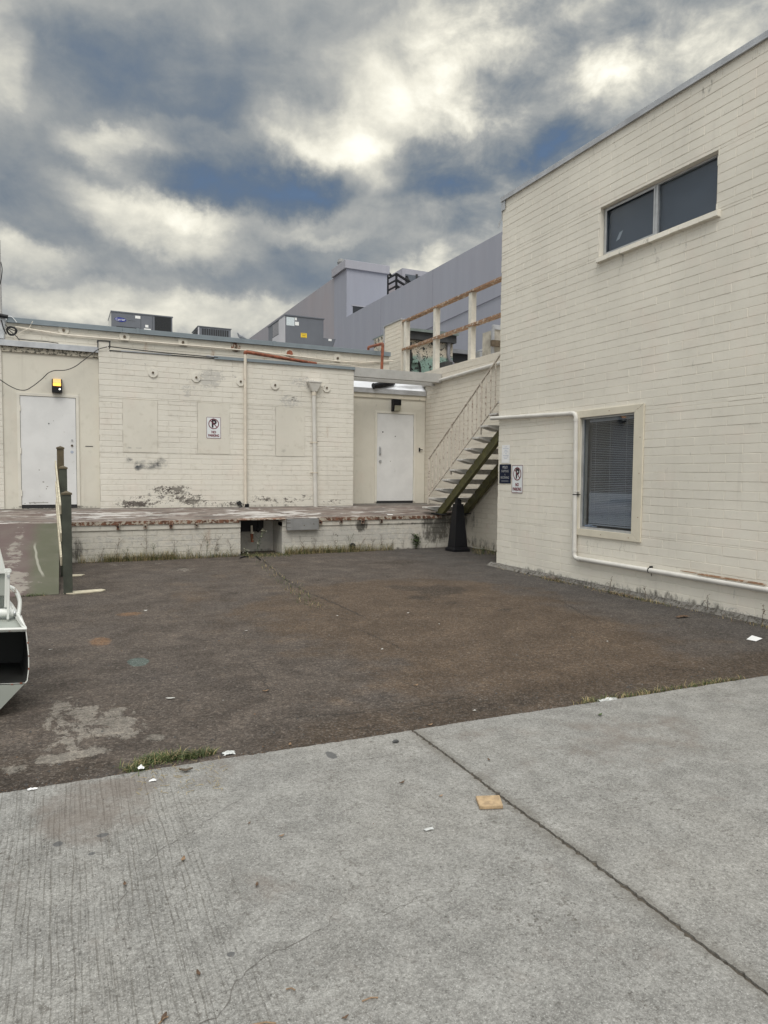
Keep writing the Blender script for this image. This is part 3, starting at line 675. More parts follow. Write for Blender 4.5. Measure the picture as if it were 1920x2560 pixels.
mb = MB(); mb.box(XW+.75, XW+.8, y0-.6, y1+.6, z0-.5, z1+.4); mb.build('room_wall', M['curtain'], w1)
# upper window
y0, y1, z0, z1 = 9.56-win_up[1], 9.56-win_up[0], win_up[2], win_up[3]
mb = MB(); frame_rect(mb, XW+.075, XW+.12, y0+.003, y1-.003, z0+.003, z1-.003, .03, .022)
ym = 6.385; mb.box(XW+.068, XW+.115, ym-.018, ym+.018, z0+.025, z1-.025); frame_rect(mb, XW+.062, XW+.0745, ym+.0185, y1-.034, z0+.026, z1-.026, .024, .02)
w2 = mb.build('window', M['alu'], rb, bevel=.002)
for a, b in ((y0+.03, ym-.018), (ym+.018, y1-.03)):
    mb = MB(); mb.box(XW+.095, XW+.099, a, b, z0+.022, z1-.022); mb.build('pane', M['glass'], w2)
mb = MB(); mb.box(XW+.135, XW+.14, y0+.01, y1-.01, z0+.01, z1-.01); mb.build('window_film', M['curtain'], w2)
mb = MB(); a = Pu(1540, 603, XW+.13); b = Pu(1556, 576, XW+.13)
mb.prism([(XW+.131, a.y, a.z), (XW+.131, a.y-.06, a.z+.01), (XW+.131, b.y-.01, b.z), (XW+.131, b.y+.05, b.z-.01)], (.002, 0, 0)); mb.build('paper_scrap', M['white'], w2)
mb = MB()
yy = 7.29; Rb = random.Random(8)
while yy > 5.42:
    y2 = max(5.405, yy-.205); j = Rb.uniform(-.004, .004)
    mb.prism([(XW-.062+j, yy-.001, 4.352+j), (XW-.001, yy-.001, 4.345), (XW+.075, yy-.001, 4.347), (XW+.075, yy-.001, 4.447), (XW-.055+j, yy-.001, 4.412+j)], (0, y2-yy+.002, 0)); yy = y2
mb.build('sill', M['right_block'], w2, bevel=.004)

# drain pipe with straps
xp = XW-.047
pp = thing('drain_pipe', 'grey white pipe on the cream wall, bending down beside the ground floor window', 'pipe', (xp, 7.6, .3))
mb = MB(); A, B, C_, E_ = (xp, 9.72, 2.462), (xp, 7.617, 2.386), (xp, 7.588, .362), (xp, -1.5, .372)
mb.tube([A, B, C_, E_], .032, 14, smoothr=.075); mb.build('pipe', M['pipe'], pp, smooth=True)
mb = MB()
for c, d in (((xp, 7.72, 2.390), (0, 1, 0)), ((xp, 7.616, 2.29), (0, 0, 1)), ((xp, 7.589, .47), (0, 0, 1)), ((xp, 7.48, .362), (0, 1, 0))):
    c, d = Vector(c), Vector(d); MB().tube([c-d*.018, c+d*.018], .037, 14).build('pipe_collar', M['pipe'], pp, smooth=True)
for px, py, d, mt in ((1319, 1040, (0, 1, 0), 'pipe'), (1624, 1421, (0, 1, 0), 'black'), (1437, 1236, (0, 0, 1), 'black'), (1437, 1229, (0, 0, 1), 'pipe')):
    p = Pu(px, py, xp); d = Vector(d); mb = MB()
    if d.z: p.y = 7.60
    else: p.z = 2.43 if py < 1100 else .366
    mb.tube([p-d*.006, p+d*.006], .0355, 14); mb.box(xp, XW-.002, p.y-.008-(.05 if d.z else 0), p.y+.008, p.z+(.03 if d.y else -.006), p.z+(.05 if d.y else .006))
    if d.y: mb.bar((xp+.03, p.y+.01, p.z+.03), (xp+.035, p.y+.0, p.z-.075), .008, .004)
    mb.build('strap', M[mt], pp)
for k, (a, b, lab) in enumerate((((1702, 1425), (1907, 1458), 'longer brown timber strip lying on the low grey pipe by the wall'), ((1745, 1434), (1915, 1465), 'shorter brown timber strip on the low pipe, lower edge of the pair'))):
    p, q = Pu(*a, xp-.008+.02*(1-k)), Pu(*b, xp-.008+.02*(1-k)); p.z = q.z = .372+.034+.006+(.008 if k == 0 else 0.); 
    mb = MB(); mb.bar(p, q, .018, .010); tag(mb.build('timber_strip', M['timber_rail'], base=(p+q)/2, bevel=.001), lab, 'timber strip')

# ------------------------------------------------------------------ signs
def rrect(w, h, r, n=5):
    p = []
    for cx, cz, a0 in ((w/2-r, h/2-r, 0), (-w/2+r, h/2-r, 90), (-w/2+r, -h/2+r, 180), (w/2-r, -h/2+r, 270)):
        for i in range(n+1):
            a = math.radians(a0+90*i/n); p.append((cx+r*math.cos(a), cz+r*math.sin(a)))
    return p
def ring(mb, outer, inner, y0, y1, T):
    n = len(outer); v = [T(x, y0, z) for x, z in outer]+[T(x, y0, z) for x, z in inner]+[T(x, y1, z) for x, z in outer]+[T(x, y1, z) for x, z in inner]
    f = []
    for i in range(n):
        j = (i+1) % n; f += [[i, j, n+j, n+i], [2*n+i, 3*n+i, 3*n+j, 2*n+j], [i, 2*n+i, 2*n+j, j], [n+i, n+j, 3*n+j, 3*n+i]]
    mb.add(v, f)
def placer(c, rotz):
    ca, sa = math.cos(rotz), math.sin(rotz); c = Vector(c)
    return lambda x, y, z: c+Vector((x*ca-y*sa, x*sa+y*ca, z))
def parking_sign(c, rotz, w, h, label, tilt=0.):
    t = thing('parking_sign', label, 'sign', c, 'no parking signs'); T = placer(c, rotz)
    mb = MB(); mb.prism([T(x, -.002, z) for x, z in rrect(w, h, .018)], T(0, .002, 0)-T(0, 0, 0)); mb.build('plate', M['sign_white'], t)
    mb = MB(); ring(mb, rrect(w-.006, h-.006, .016), rrect(w-.022, h-.022, .011), -.0032, -.0021, T); mb.build('border', M['sign_red'], t)
    R = w*.36; cz = h*.18; mb = MB()
    circ = lambda r: [(r*math.cos(2*math.pi*i/32), cz+r*math.sin(2*math.pi*i/32)) for i in range(32)]
    ring(mb, circ(R), circ(R*.845), -.0042, -.0030, T)
    a = math.radians(-45); e = Vector((math.cos(a), math.sin(a))); nn = Vector((-e.y, e.x))*R*.075; Lh = R*.86
    mb.prism([T(p.x, -.0042, cz+p.y) for p in (-e*Lh-nn, e*Lh-nn, e*Lh+nn, -e*Lh+nn)], T(0, .0012, 0)-T(0, 0, 0)); mb.build('prohibition_ring', M['sign_red'], t)
    text('P', R*2.0, T(.004, -.0026, cz-.004), rotz, M['sign_black'], t, 'letter', sx=.9, bold=.009)
    text('NO', h*.155, T(0, -.003, -h*.205), rotz, M['sign_red'], t, sx=.85, bold=.003)
    text('PARKING', h*.155, T(0, -.003, -h*.365), rotz, M['sign_red'], t, sx=.78, bold=.003)
    for z in (h*.455, -h*.455): MB().tube([T(0, -.003, z), T(0, -.006, z)], .006, 8).build('screw', M['steel_flash'], t)
    return t
s_np = Pu(1294, 1197.5, XW); parking_sign((XW-.006, s_np.y, s_np.z), -math.pi/2, .292, .448, 'white no parking sign on the right wall beside the navy sign')
# navy delivery sign
c = (XW-.006, 9.352, 1.539); rz = -math.pi/2; T = placer(c, rz)
t = thing('delivery_sign', 'navy blue shipping and receiving sign at the corner of the right wall', 'sign', c)
mb = MB(); mb.prism([T(x, -.003, z) for x, z in rrect(.318, .312, .008, 3)], T(0, .003, 0)-T(0, 0, 0)); mb.build('plate', M['navy'], t)
for s, sz, z, mt in (('POLO', .060, .105, 'blind'), ('SHIPPING', .055, .042, 'sign_grey'), ('&', .034, -.012, 'sign_grey'), ('RECEIVING', .055, -.062, 'sign_grey')):
    text(s, sz, T(0, -.0036, z), rz, M[mt], t, sx=.88)
mb = MB(); Rb = random.Random(1); x = -.10
while x < .10:
    w = Rb.uniform(.010, .02); mb.prism([T(a, -.0036, b) for a, b in ((x, -.127), (x+w, -.127), (x+w, -.106), (x, -.106))], T(0, .0006, 0)-T(0, 0, 0)); x += w+.006
mb.build('small_print', plain('dim lettering', (.13, .14, .17), .5), t)
# paper notice
c = (XW-.004, 9.347, 1.863); T = placer(c, rz)
t = thing('paper_notice', 'white paper notice taped above the navy sign', 'notice', c)
mb = MB(); mb.prism([T(x, -.001, z) for x, z in ((-.112, -.145), (.108, -.150), (.112, .143), (-.108, .148))], T(0, .001, 0)-T(0, 0, 0)); mb.build('sheet', M['paper'], t)
mb = MB(); Rb = random.Random(3)
for z, wd in ((.108, .06), (.082, .15), (.055, .07), (.028, .11), (.0, .02), (-.03, .15), (-.056, .12), (-.082, .09)):
    x = -wd/2
    while x < wd/2:
        w = Rb.uniform(.006, .016); mb.prism([T(a, -.0016, b) for a, b in ((x, z), (x+w, z), (x+w, z+.010), (x, z+.010))], T(0, .0005, 0)-T(0, 0, 0)); x += w+.004
mb.build('print', M['ink_blue'], t)

# ================================================================== WAREHOUSE (left and back)
wh = thing('warehouse', 'low weathered cream block building behind the loading dock with peeling paint', 'building', (2, 14, 0))
YM = 13.70
zo = Pv(251, 1143.5, YM).z
inf = []
for a, b in (((306, 997), (395, 1132)), ((493, 1006), (575, 1136)), ((689, 1017), (762, 1142))):
    p, q = Pv(*a, YM), Pv(*b, YM); inf.append((p.x-.62, q.x-.62, q.z, p.z))
mb = block_wall(MB(), (.62, YM, 0), (1, 0, 0), (0, -1, 0), 0, 5.03, .76, 3.735, zoff=zo, holes=inf, joint=.0075, vjoint=.0012, depth=.0055, jit=.0014, rag=.006, seed=21)
mb.box(.622, 5.648, YM+.008, 14.70, .5, 3.70, skip='f')
mb.box(.625, .80, YM+.01, YM+.2, 3.70, 3.90)
mb.box(.622, 5.648, YM+.0015, YM+.06, 3.701, 3.735)
mb.build('wall', M['mid_block'], wh)
for h in inf:
    mb = MB(); mb.box(.62+h[0]+.003, .62+h[1]-.003, YM-.007, YM+.007, h[2]+.003, h[3]-.003); mb.build('filled_window', M['infill'], wh, bevel=.002)
mb = MB(); mb.box(2.70, 5.665, YM-.035, YM+.22, 3.738, 3.792); mb.box(2.70, 5.665, YM-.041, YM-.0355, 3.730, 3.745); mb.build('coping', M['blue_flash'], wh, bevel=.003)
mb = MB(); mb.box(.80, 2.699, YM-.014, YM+.2, 3.736, 3.75); mb.box(.60, .825, YM-.006, YM+.22, 3.901, 3.915); mb.box(.600, .618, YM-.006, YM+.008, 3.78, 3.9005); mb.box(.801, .822, YM-.006, YM+.2, 3.80, 3.9005); mb.build('roof_felt_edge', M['far_roof'], wh)
mb = MB(); mb.box(1.0, 1.9, YM-.017, YM-.0145, 3.741, 3.762); mb.build('loose_flashing', M['steel_flash'], wh); mb = MB(); mb.box(2.55, 2.695, YM-.03, YM-.0145, 3.752, 3.79); mb.build('loose_flashing', M['steel_flash'], wh)
# left bay
mb = MB(); mb.box(-.94, .619, 13.80, 14.70, .5, 3.62); mb.build('stucco_wall', M['stucco'], wh)
mb = block_wall(MB(), (-5, 13.775, 0), (1, 0, 0), (0, -1, 0), 0, 4.06, .76, 3.72, zoff=zo, vjoint=.003, seed=31); mb.box(-5, -.941, 13.783, 14.7, .5, 3.62, skip='f'); mb.build('wall', M['mid_block'], wh)
mb = MB(); mb.box(-.94, .619, 13.772, 13.90, 3.60, 3.70); mb.build('fascia', M['fascia'], wh)
mb = MB(); mb.box(-5, .617, 13.72, 13.735, 3.69, 3.79); mb.box(-5, .617, 13.7355, 14.7, 3.776, 3.79); mb.build('drip_edge', M['steel_flash'], wh, bevel=.002)
# parapet with the upper roof behind
YP = 14.70
mb = block_wall(MB(), (-5, YP, 0), (1, 0, 0), (0, -1, 0), 0, 11.95, 3.62, 4.274, zoff=.03, vjoint=.003, joint=.006, jit=.001, seed=41)
mb.box(-6, 6.95, YP+.007, 30, 0, 4.27, skip='f'); mb.box(6.93, 6.955, YP-.004, YP+.05, 3.62, 4.272); mb.build('parapet', M['parapet_block'], wh)
mb = MB(); x = -5
while x < 6.9:
    x2 = min(6.97, x+3.05); mb.box(x+.001, x2-.001, YP-.055, YP+.32, 4.275, 4.366); mb.box(x+.001, x2-.001, YP-.062, YP-.0555, 4.268, 4.283); x = x2
for px, py in ((344, 824), (684, 858)): p = Pv(px, py, YP); mb.box(p.x-.03, p.x+.03, YP-.07, YP-.063, 4.265, 4.375)
mb.build('coping', M['blue_flash'], wh, bevel=.003)
mb = MB(); mb.box(-5, 5.66, YM+.24, YP-.01, 3.7005, 3.712); mb.build('lower_roof', M['far_roof'], wh)
# anchor plates
def octa(c, r, d, mat, name, parent, tall=1.):
    mb = MB(); mb.prism([(c[0]+r*1.08*math.cos(math.radians(22.5+45*i)), c[1], c[2]+tall*r*1.08*math.sin(math.radians(22.5+45*i))) for i in range(8)], (0, d, 0)); return mb.build(name, mat, parent, bevel=.003)
for px, py in ((382, 932), (490, 944), (601, 954), (687, 963), (816, 970)):
    c = Pv(px, py, YM); a = octa((c.x, YM-.022, c.z), .085, .021, M['mid_block'], 'anchor_plate', wh, 1.05)
    mb = MB(); mb.tube([(c.x, YM-.04, c.z), (c.x, YM-.0225, c.z)], .021, 8); mb.build('bolt', M['stem'], a)
for k, (px, py) in enumerate(((159, 825), (311, 841), (457, 855), (589, 868), (723, 883), (843, 895))):
    c = Pv(px, py, YP); a = octa((c.x, YP-.022, c.z), .095, .021, M['rusty_steel' if k in (3,) else 'parapet_block'], 'anchor_plate', wh)
    mb = MB(); mb.tube([(c.x, YP-.05, c.z-.01), (c.x, YP-.0225, c.z-.01)], .026 if k != 4 else .07, 8); mb.build('bolt', M['rust' if k == 4 else 'stem'], a)
# doors
def door(x0, x1, z0, z1, Y, hinge_right, bits):
    mb = MB(); mb.box(x0, x1, Y-.012, Y-.002, z0+.012, z1); d = mb.build('door', M['door'], wh, bevel=.0015)
    mb = MB(); w = .055
    for a, b, c, e in ((x0-w, x0-.006, z0-.01, z1+w), (x1+.006, x1+w, z0-.01, z1+w), (x0-.006, x1+.006, z1+.006, z1+w)): mb.box(a, b, Y-.022, Y-.001, c, e)
    mb.build('door_frame', M['door_frame'], d, bevel=.002)
    mb = MB(); mb.box(x0-.006, x1+.006, Y-.004, Y-.0008, z0-.05, z1+.0055); mb.build('door_gap', M['dark_void'], d)
    xh = x1+.003 if hinge_right else x0-.003
    for zz in (z0+.22, (z0+z1)/2, z1-.22): mb = MB(); mb.tube([(xh, Y-.022, zz-.05), (xh, Y-.022, zz+.05)], .011, 8); mb.build('hinge', M['door_frame'], d)
    for px, py, r, mt, nm, pr in bits:
        p = Pv(px, py, Y-.012); mb = MB(); mb.tube([(p.x, Y-.012-pr, p.z), (p.x, Y-.0122, p.z)], r, 12); mb.build(nm, M[mt], d)
    return d
dl = door(-.668, .222, .905, 2.845, 13.80, False, [(122, 1059, .011, 'black', 'peephole', .004), (180, 1100, .014, 'steel_flash', 'lock', .02), (180, 1114, .020, 'stem', 'lock', .012), (180, 1130, .027, 'ink_blue', 'cover_plate', .004), (98, 1175, .008, 'stem', 'scuff', .0006), (116, 1222, .008, 'stem', 'scuff', .0006), (134, 1052, .005, 'stem', 'scuff', .0006)])
mb = MB(); mb.box(-.56, -.25, 13.7874, 13.7879, .945, .962); mb.build('scuff_band', plain('grey scuff', (.36, .35, .33), .7), dl)
Rd = random.Random(31)
for k in range(14):
    xx = Rd.uniform(-.63, .19); zz = .92+abs(Rd.gauss(0, .03)) if k < 9 else Rd.uniform(1.0, 1.6); w = Rd.uniform(.006, .022)
    mb = MB(); mb.prism([(xx+w*math.cos(a)*Rd.uniform(.5, 1.1), 13.7876, zz+w*.35*math.sin(a)*Rd.uniform(.5, 1.2)) for a in [j*math.pi/4 for j in range(8)]], (0, .0003, 0)); mb.build('scuff', M['stem' if k % 3 else 'grey_board'], dl)
dr = door(6.545, 7.478, .895, 2.915, 14.45, True, [(957, 1080, .016, 'black', 'peephole', .004), (988, 1091, .012, 'black', 'hole', .003), (950, 1153, .030, 'steel_flash', 'lock', .03), (976, 1153, .008, 'stem', 'scuff', .001)])
mb = MB(); p = Pv(949.5, 1127, 14.438); mb.box(p.x-.018, p.x+.018, 14.428, 14.4378, p.z-.10, p.z+.10); mb.tube([(p.x, 14.43, p.z+.07), (p.x, 14.385, p.z+.06), (p.x, 14.385, p.z-.06), (p.x, 14.43, p.z-.07)], .011, 8); mb.build('handle', M['steel_flash'], dr)
mb = MB(); p = Pv(1048, 1124, 14.45); mb.box(p.x-.012, p.x+.012, 14.42, 14.4495, p.z-.05, p.z+.04); mb.box(p.x-.01, p.x+.07, 14.405, 14.418, p.z-.015, p.z+.005); mb.build('door_hook', M['black'], wh)
mb = MB(); p = Pv(223, 1116, 13.80); mb.box(p.x-.065, p.x+.065, 13.796, 13.7999, p.z-.006, p.z+.007); mb.build('scratch', M['far_roof'], wh)
# right alcove
mb = MB(); mb.box(5.65, 7.79, 14.45, 14.69, .5, 3.36); mb.build('stucco_wall', M['stucco'], wh)
za, zb = Pv(970, 985, 14.43).z, Pv(970, 975, 14.42).z
mb = MB(); mb.box(5.651, 7.788, 14.425, 14.4495, za-.10, za+.03); mb.build('fascia', plain('cream fascia', (.60, .56, .47), .7, .05, 4., grime=(.60, (.22, .21, .20), .8)), wh)
mb = MB(); mb.box(5.651, 7.788, 14.395, 14.41, za, zb+.02); mb.box(5.651, 7.788, 14.4105, 14.6, zb+.008, zb+.02); mb.build('drip_edge', M['steel_flash'], wh, bevel=.002)
mb = MB(); mb.add([(5.651, 14.43, zb+.021), (7.788, 14.43, zb+.021), (7.788, 14.69, zb+.33), (5.651, 14.69, zb+.33), (5.651, 14.695, zb+.0), (7.788, 14.695, zb+.0)], [[0, 1, 2, 3], [3, 2, 5, 4]])
c = Vector((7.35, 14.5, zb+.11)); 
for i in range(6):
    a = i/5; mb.tube([c+Vector((-.35+.1*a, .02, -.02-.04*a)), c+Vector((.1, .0, .04-.05*a)), c+Vector((.42, .03, .06-.06*a))], .035, 6)
mb.build('alcove_roof', M['roof_white'], wh, smooth=True)
mb = MB(); mb.box(5.655, 7.785, YM-.02, YM+.10, 3.60, 3.795); mb.build('beam', M['grey_wood'], wh, bevel=.004)
mb = MB(); mb.box(5.655, 7.78, YM+.3, YM+.34, 3.56, 3.63); mb.build('alcove_batten', M['grey_wood'], wh)
# roof vent pipe lying in the alcove
p, q = Pv(934, 965, 14.35), Pv(985, 957, 14.5)
mb = MB(); mb.tube([p, p.lerp(q, .5), q], [.062, .066, .05], 14); mb.tube([p+(p-q).normalized()*.004, p], .07, 14)
tag(mb.build('vent_pipe', M['black'], base=p, smooth=True), 'short black pipe sticking out above the right hand door roof', 'pipe')

# lamps
def wall_lamp(c, w, h, lit, label):
    t = thing('wall_lamp', label, 'lamp', c, 'wall lamps above the doors'); x, y, z = c; d = .12
    mb = MB()
    if lit:
        mb.prism([(x-w/2, y, z-h/2), (x-w/2, y, z+h/2), (x-w/2, y-.03, z+h/2), (x-w/2, y-d, z+.0), (x-w/2, y-d, z-h/2)], (.018, 0, 0)); mb.prism([(x+w/2-.018, y, z-h/2), (x+w/2-.018, y, z+h/2), (x+w/2-.018, y-.03, z+h/2), (x+w/2-.018, y-d, z), (x+w/2-.018, y-d, z-h/2)], (.018, 0, 0))
        mb.box(x-w/2+.0185, x+w/2-.0185, y-d, y, z-h/2, z-.012)
        mb.build('housing', M['black'], t, bevel=.003)
        mb = MB(); mb.prism([(x-w/2+.019, y-.002, z-.011), (x-w/2+.019, y-.002, z+h/2), (x-w/2+.019, y-.03, z+h/2), (x-w/2+.019, y-d+.04, z+.05)], (w-.038, 0, 0)); l = mb.build('lens', M['lamp_dim'], t)
        mb = MB(); mb.prism([(x-w/2+.02, y-d+.045, z+.048), (x-w/2+.02, y-d-.0, z-.010), (x-w/2+.02, y-d+.06, z-.010)], (w-.04, 0, 0)); mb.build('bulb_glow', M['lamp_on'], l)
        mb = MB(); mb.tube([(x+w*.26, y-d-.004, z-h*.27), (x+w*.26, y-d-.0002, z-h*.27)], .014, 12); mb.build('sensor', M['led'], t)
    else:
        mb.prism([(x-w/2, y, z-h/2), (x-w/2, y, z+h/2), (x-w/2, y-d, z+h/2), (x-w/2, y-d, z+.0), (x-w/2, y-d*.8, z-h/2)], (w*.18, 0, 0)); mb.box(x-w/2+w*.18+.0005, x+w/2, y-d, y, z+.0, z+h/2)
        mb.build('housing', M['black'], t, bevel=.004)
        mb = MB(); mb.prism([(x-w/2+w*.19, y-.001, z-h/2+.008), (x-w/2+w*.19, y-.001, z-.001), (x-w/2+w*.19, y-d+.006, z-.001), (x-w/2+w*.19, y-d*.75, z-h/2+.008)], (w*.78, 0, 0)); mb.build('lens', M['lamp_off'], t, bevel=.006)
c = Pv(142.5, 965, 13.79); wall_lamp((c.x, 13.795, c.z), .165, .245, True, 'lit amber wall lamp above the left white door')
c = Pv(988, 1014, 14.44); wall_lamp((c.x, 14.445, c.z), .20, .27, False, 'unlit black wall lamp above the right white door')
c = Pv(534, 1069.5, YM); parking_sign((c.x, YM-.008, c.z), 0., .285, .42, 'white no parking sign on the middle filled window of the back wall')

# down pipe
t = thing('downpipe', 'cream rainwater pipe with funnel head on the back wall', 'pipe', (4.75, YM, .8))
yd = YM-.06
a, b, c_ = Pv(785, 1000, yd), Pv(789, 1267, yd), Pv(785, 977, yd); b.z = .80
mb = MB(); mb.tube([c_, a, a.lerp(b, .25), a.lerp(b, .6), b], .043, 12); mb.build('pipe', M['pipe'], t, smooth=True)
h0, h1 = Pv(769, 954, yd), Pv(801, 957, yd); zb_ = Pv(785, 978, yd).z; xm = c_.x; zt = (h0.z+h1.z)/2
mb = MB(); v = []
for (w, d, z) in ((.135, .085, zt), (.135, .085, zt-.025), (.055, .05, zb_+.01), (.055, .05, zb_)):
    v += [(xm-w, yd-d, z), (xm+w, yd-d, z), (xm+w, yd+.055, z), (xm-w, yd+.055, z)]
mb.add(v, [[4*k+i, 4*k+(i+1) % 4, 4*k+4+(i+1) % 4, 4*k+4+i] for k in range(3) for i in range(4)]+[[0, 1, 2, 3], [15, 14, 13, 12]])
mb.box(xm-.15, xm+.15, yd-.1, yd+.057, zt-.012, zt+.014); mb.build('funnel', M['pipe'], t, bevel=.003)
mb = MB(); mb.tube([(xm, yd, zb_-.09), (xm, yd, zb_-.02)], .05, 12); mb.build('collar', M['cream_pipe'], t)
for f in (.27, .55): mb = MB(); q = a.lerp(b, f+.12); mb.box(q.x-.085, q.x+.085, YM-.014, YM-.002, q.z-.014, q.z+.014); mb.tube([q-Vector((0, 0, .012)), q+Vector((0, 0, .012))], .047, 12); mb.build('clip', M['cream_pipe'], t)
# gas riser
t = thing('gas_pipe', 'cream vertical pipe with a rusty arm over the back wall roof', 'pipe', (3.31, YM-.06, .84))
a, b = Pv(614, 1266, YM-.05), Pv(613, 886, YM-.05); e = Pv(790, 909, 14.45); b2 = Vector((b.x, b.y, b.z+.05))
mb = MB(); mb.tube([a, a.lerp(b, .5), b], .030, 10); mb.build('riser', M['cream_pipe'], t, smooth=True)
mb = MB(); mb.tube([b, b2, e], .034, 10, smoothr=.06); mb.build('arm', M['rust'], t, smooth=True)
mb = MB(); mb.box(a.x-.02, a.x+.06, YM-.09, YM-.02, .84, .90); mb.build('foot_valve', M['black'], t)
mb = MB()
for px, py in ((455, 1269), (584, 1262)): pass
p = Pv(598, 1258, YM-.03); mb.obox(p, (.035, 0, .02), (0, .02, 0), (-.02, 0, .03)); mb.tube([p, p+Vector((.05, -.03, -.06)), p+Vector((-.02, -.05, -.10))], .016, 6)
tag(mb.build('rag', M['cable'], base=p), 'dark crumpled rag at the foot of the rusty pipe', 'rag')
# inverted U pipe
mb = MB(); mb.tube([Pv(954, 932, 14.0), Pv(957, 859, 14.0), Pv(921, 868, 15.3), Pv(920, 884, 15.3)], .032, 10, smoothr=.05)
p = Pv(954, 932, 14.0); tag(mb.build('roof_pipe', M['rust'], base=p, smooth=True), 'rust red upside down U pipe on the roof beside the timber frame', 'pipe')
# conduits along the parapet
def cable(name, pts, Y, r, mat, label, cat, seg=7, sm=.12):
    P = [Pv(x, y, Y if not isinstance(Y, list) else Y[i]) for i, (x, y) in enumerate(pts)]
    mb = MB(); mb.tube(P, r, seg, smoothr=sm); return tag(mb.build(name, mat, base=P[0], smooth=True), label, cat)
cable('conduit', [(38, 817), (155, 836), (311, 850), (457, 862), (580, 873), (640, 878), (840, 903), (905, 907), (982, 902)], YP-.04, .017, M['cream_pipe'], 'long cream conduit running along the upper parapet', 'conduit')
cable('conduit', [(616, 874), (700, 888), (760, 905), (875, 912), (925, 924), (968, 929)], YP-.06, .010, M['cream_pipe'], 'thin cream conduit dipping below the long conduit at the right of the parapet', 'conduit')
cable('cable', [(-30, 935), (0, 949), (22, 964), (45, 975), (66, 976), (90, 960), (109, 944), (120, 932), (135, 926), (165, 926), (188, 917), (215, 896), (246, 872), (268, 867)], YM-.03, .0075, M['cable'], 'black wire sagging across the cream wall above the lit lamp', 'cable')
cable('cable', [(270, 866), (330, 873), (400, 881), (470, 887), (545, 894)], YM-.03, .010, M['cable'], 'black wire along the top of the back wall from the corner bump', 'cable', sm=.3)
cable('cable', [(48, 848), (85, 852), (110, 853), (146, 858)], 13.9, .008, M['cable'], 'short black wire lying on the metal drip edge', 'cable')
cable('cable', [(10, 810), (20, 790), (30, 792), (42, 806)], YP-.07, .008, M['white'], 'white wire looping over the parapet at the far left', 'cable')
cable('cable', [(82, 803), (72, 822), (55, 828), (42, 838), (36, 848)], YP-.05, .008, M['cream_pipe'], 'cream wire hanging from the parapet coping near the coil', 'cable')
# cable coil and service mast at far left
P = []; c = Pv(29, 828, 14.3)
for i in range(70):
    a = i/70*2*math.pi*5.5; r = .075+.012*math.sin(i*.9); P.append(c+Vector((r*math.cos(a)+.006*math.sin(i), -.02+.015*math.sin(i*1.7), r*.95*math.sin(a))))
P += [Pv(42, 842, 14.2), Pv(48, 850, 14.1)]; P = [Pv(14, 812, 14.3), Pv(20, 820, 14.3)]+P
mb = MB(); mb.tube(P, .008, 6); tag(mb.build('cable_coil', M['cable'], base=c, smooth=True), 'coil of black cable hanging at the far left roof edge', 'cable')
t = thing('service_mast', 'thin roof mast with a grey metal foot at the far left edge', 'mast', Pv(0, 850, 14.4))
mb = MB(); mb.tube([Pv(2, 855, 14.4), Pv(1, 785, 14.4), Pv(-4, 600, 14.4)], .03, 10); mb.build('pole', M['grey_wood'], t, smooth=True)
mb = MB(); a = Pv(-12, 792, 14.25); b = Pv(14, 848, 14.25); mb.prism([(a.x, 14.2, a.z), (a.x+.16, 14.2, a.z), (b.x-.02, 14.2, b.z), (a.x-.05, 14.2, b.z)], (0, .25, 0)); mb.build('boot', M['alu'], t, bevel=.01)
mb = MB(); a = Pv(4, 788, 14.15); mb.tube([a+Vector((-.08, 0, 0)), a+Vector((.10, 0, -.02))], .035, 8); mb.build('clamp', M['black'], t)
mb = MB(); mb.tube([Pv(2, 655, 14.4), Pv(6, 672, 14.35), Pv(3, 700, 14.35), Pv(-3, 720, 14.4)], .008, 6, smoothr=.1); mb.tube([Pv(3, 800, 14.15), Pv(9, 822, 14.1), Pv(16, 836, 14.1)], .012, 6); mb.build('wire', M['cable'], t)

# rooftop units
def sticker(parent, name, px, Y, mat):
    a, b = Pv(px[0], px[1], Y), Pv(px[2], px[3], Y); mb = MB(); mb.box(a.x, b.x, Y-.004, Y-.001, b.z, a.z); return mb.build(name, mat, parent)
Ya = 18.5; a, b = Pv(278, 777, Ya), Pv(431, 791, Ya); zt = (a.z+b.z)/2; z0 = 4.3
t = thing('rooftop_unit', 'large grey rooftop air conditioner with a blue oval badge', 'air conditioner', ((a.x+b.x)/2, Ya, 4.27))
mb = MB(); mb.box(a.x, b.x, Ya, Ya+1.15, z0, zt-.03); mb.build('cabinet', M['ac_grey'], t, bevel=.008)
mb = MB(); mb.box(a.x-.015, b.x+.015, Ya-.015, Ya+1.17, zt-.0295, zt); mb.build('lid', M['ac_grey'], t, bevel=.004)
mb = MB(); mb.box(a.x-.006, a.x-.0005, Ya+.03, Ya+1.12, z0, zt-.035); mb.build('side_panel', plain('pale side panel', (.52, .52, .50), .5), t)
p = Pv(387, 800, Ya); q = Pv(427, 834, Ya)
mb = MB(); x = p.x
while x < q.x: mb.box(x, x+.012, Ya-.012, Ya-.003, z0+.05, p.z+.10); x += .024
zz = z0+.05
while zz < p.z+.10: mb.box(p.x, q.x, Ya-.008, Ya-.002, zz, zz+.008); zz += .03
mb.build('coil_grille', M['ac_dark'], t)
mb = MB(); mb.box(p.x-.005, q.x+.005, Ya-.0015, Ya-.0008, z0+.04, p.z+.11); mb.build('coil', M['ac_dark'], t)
for xx in (352, 381): w = Pv(xx, 800, Ya); mb = MB(); mb.box(w.x-.004, w.x+.004, Ya-.003, Ya-.0005, z0, zt-.05); mb.build('panel_seam', M['ac_dark'], t)
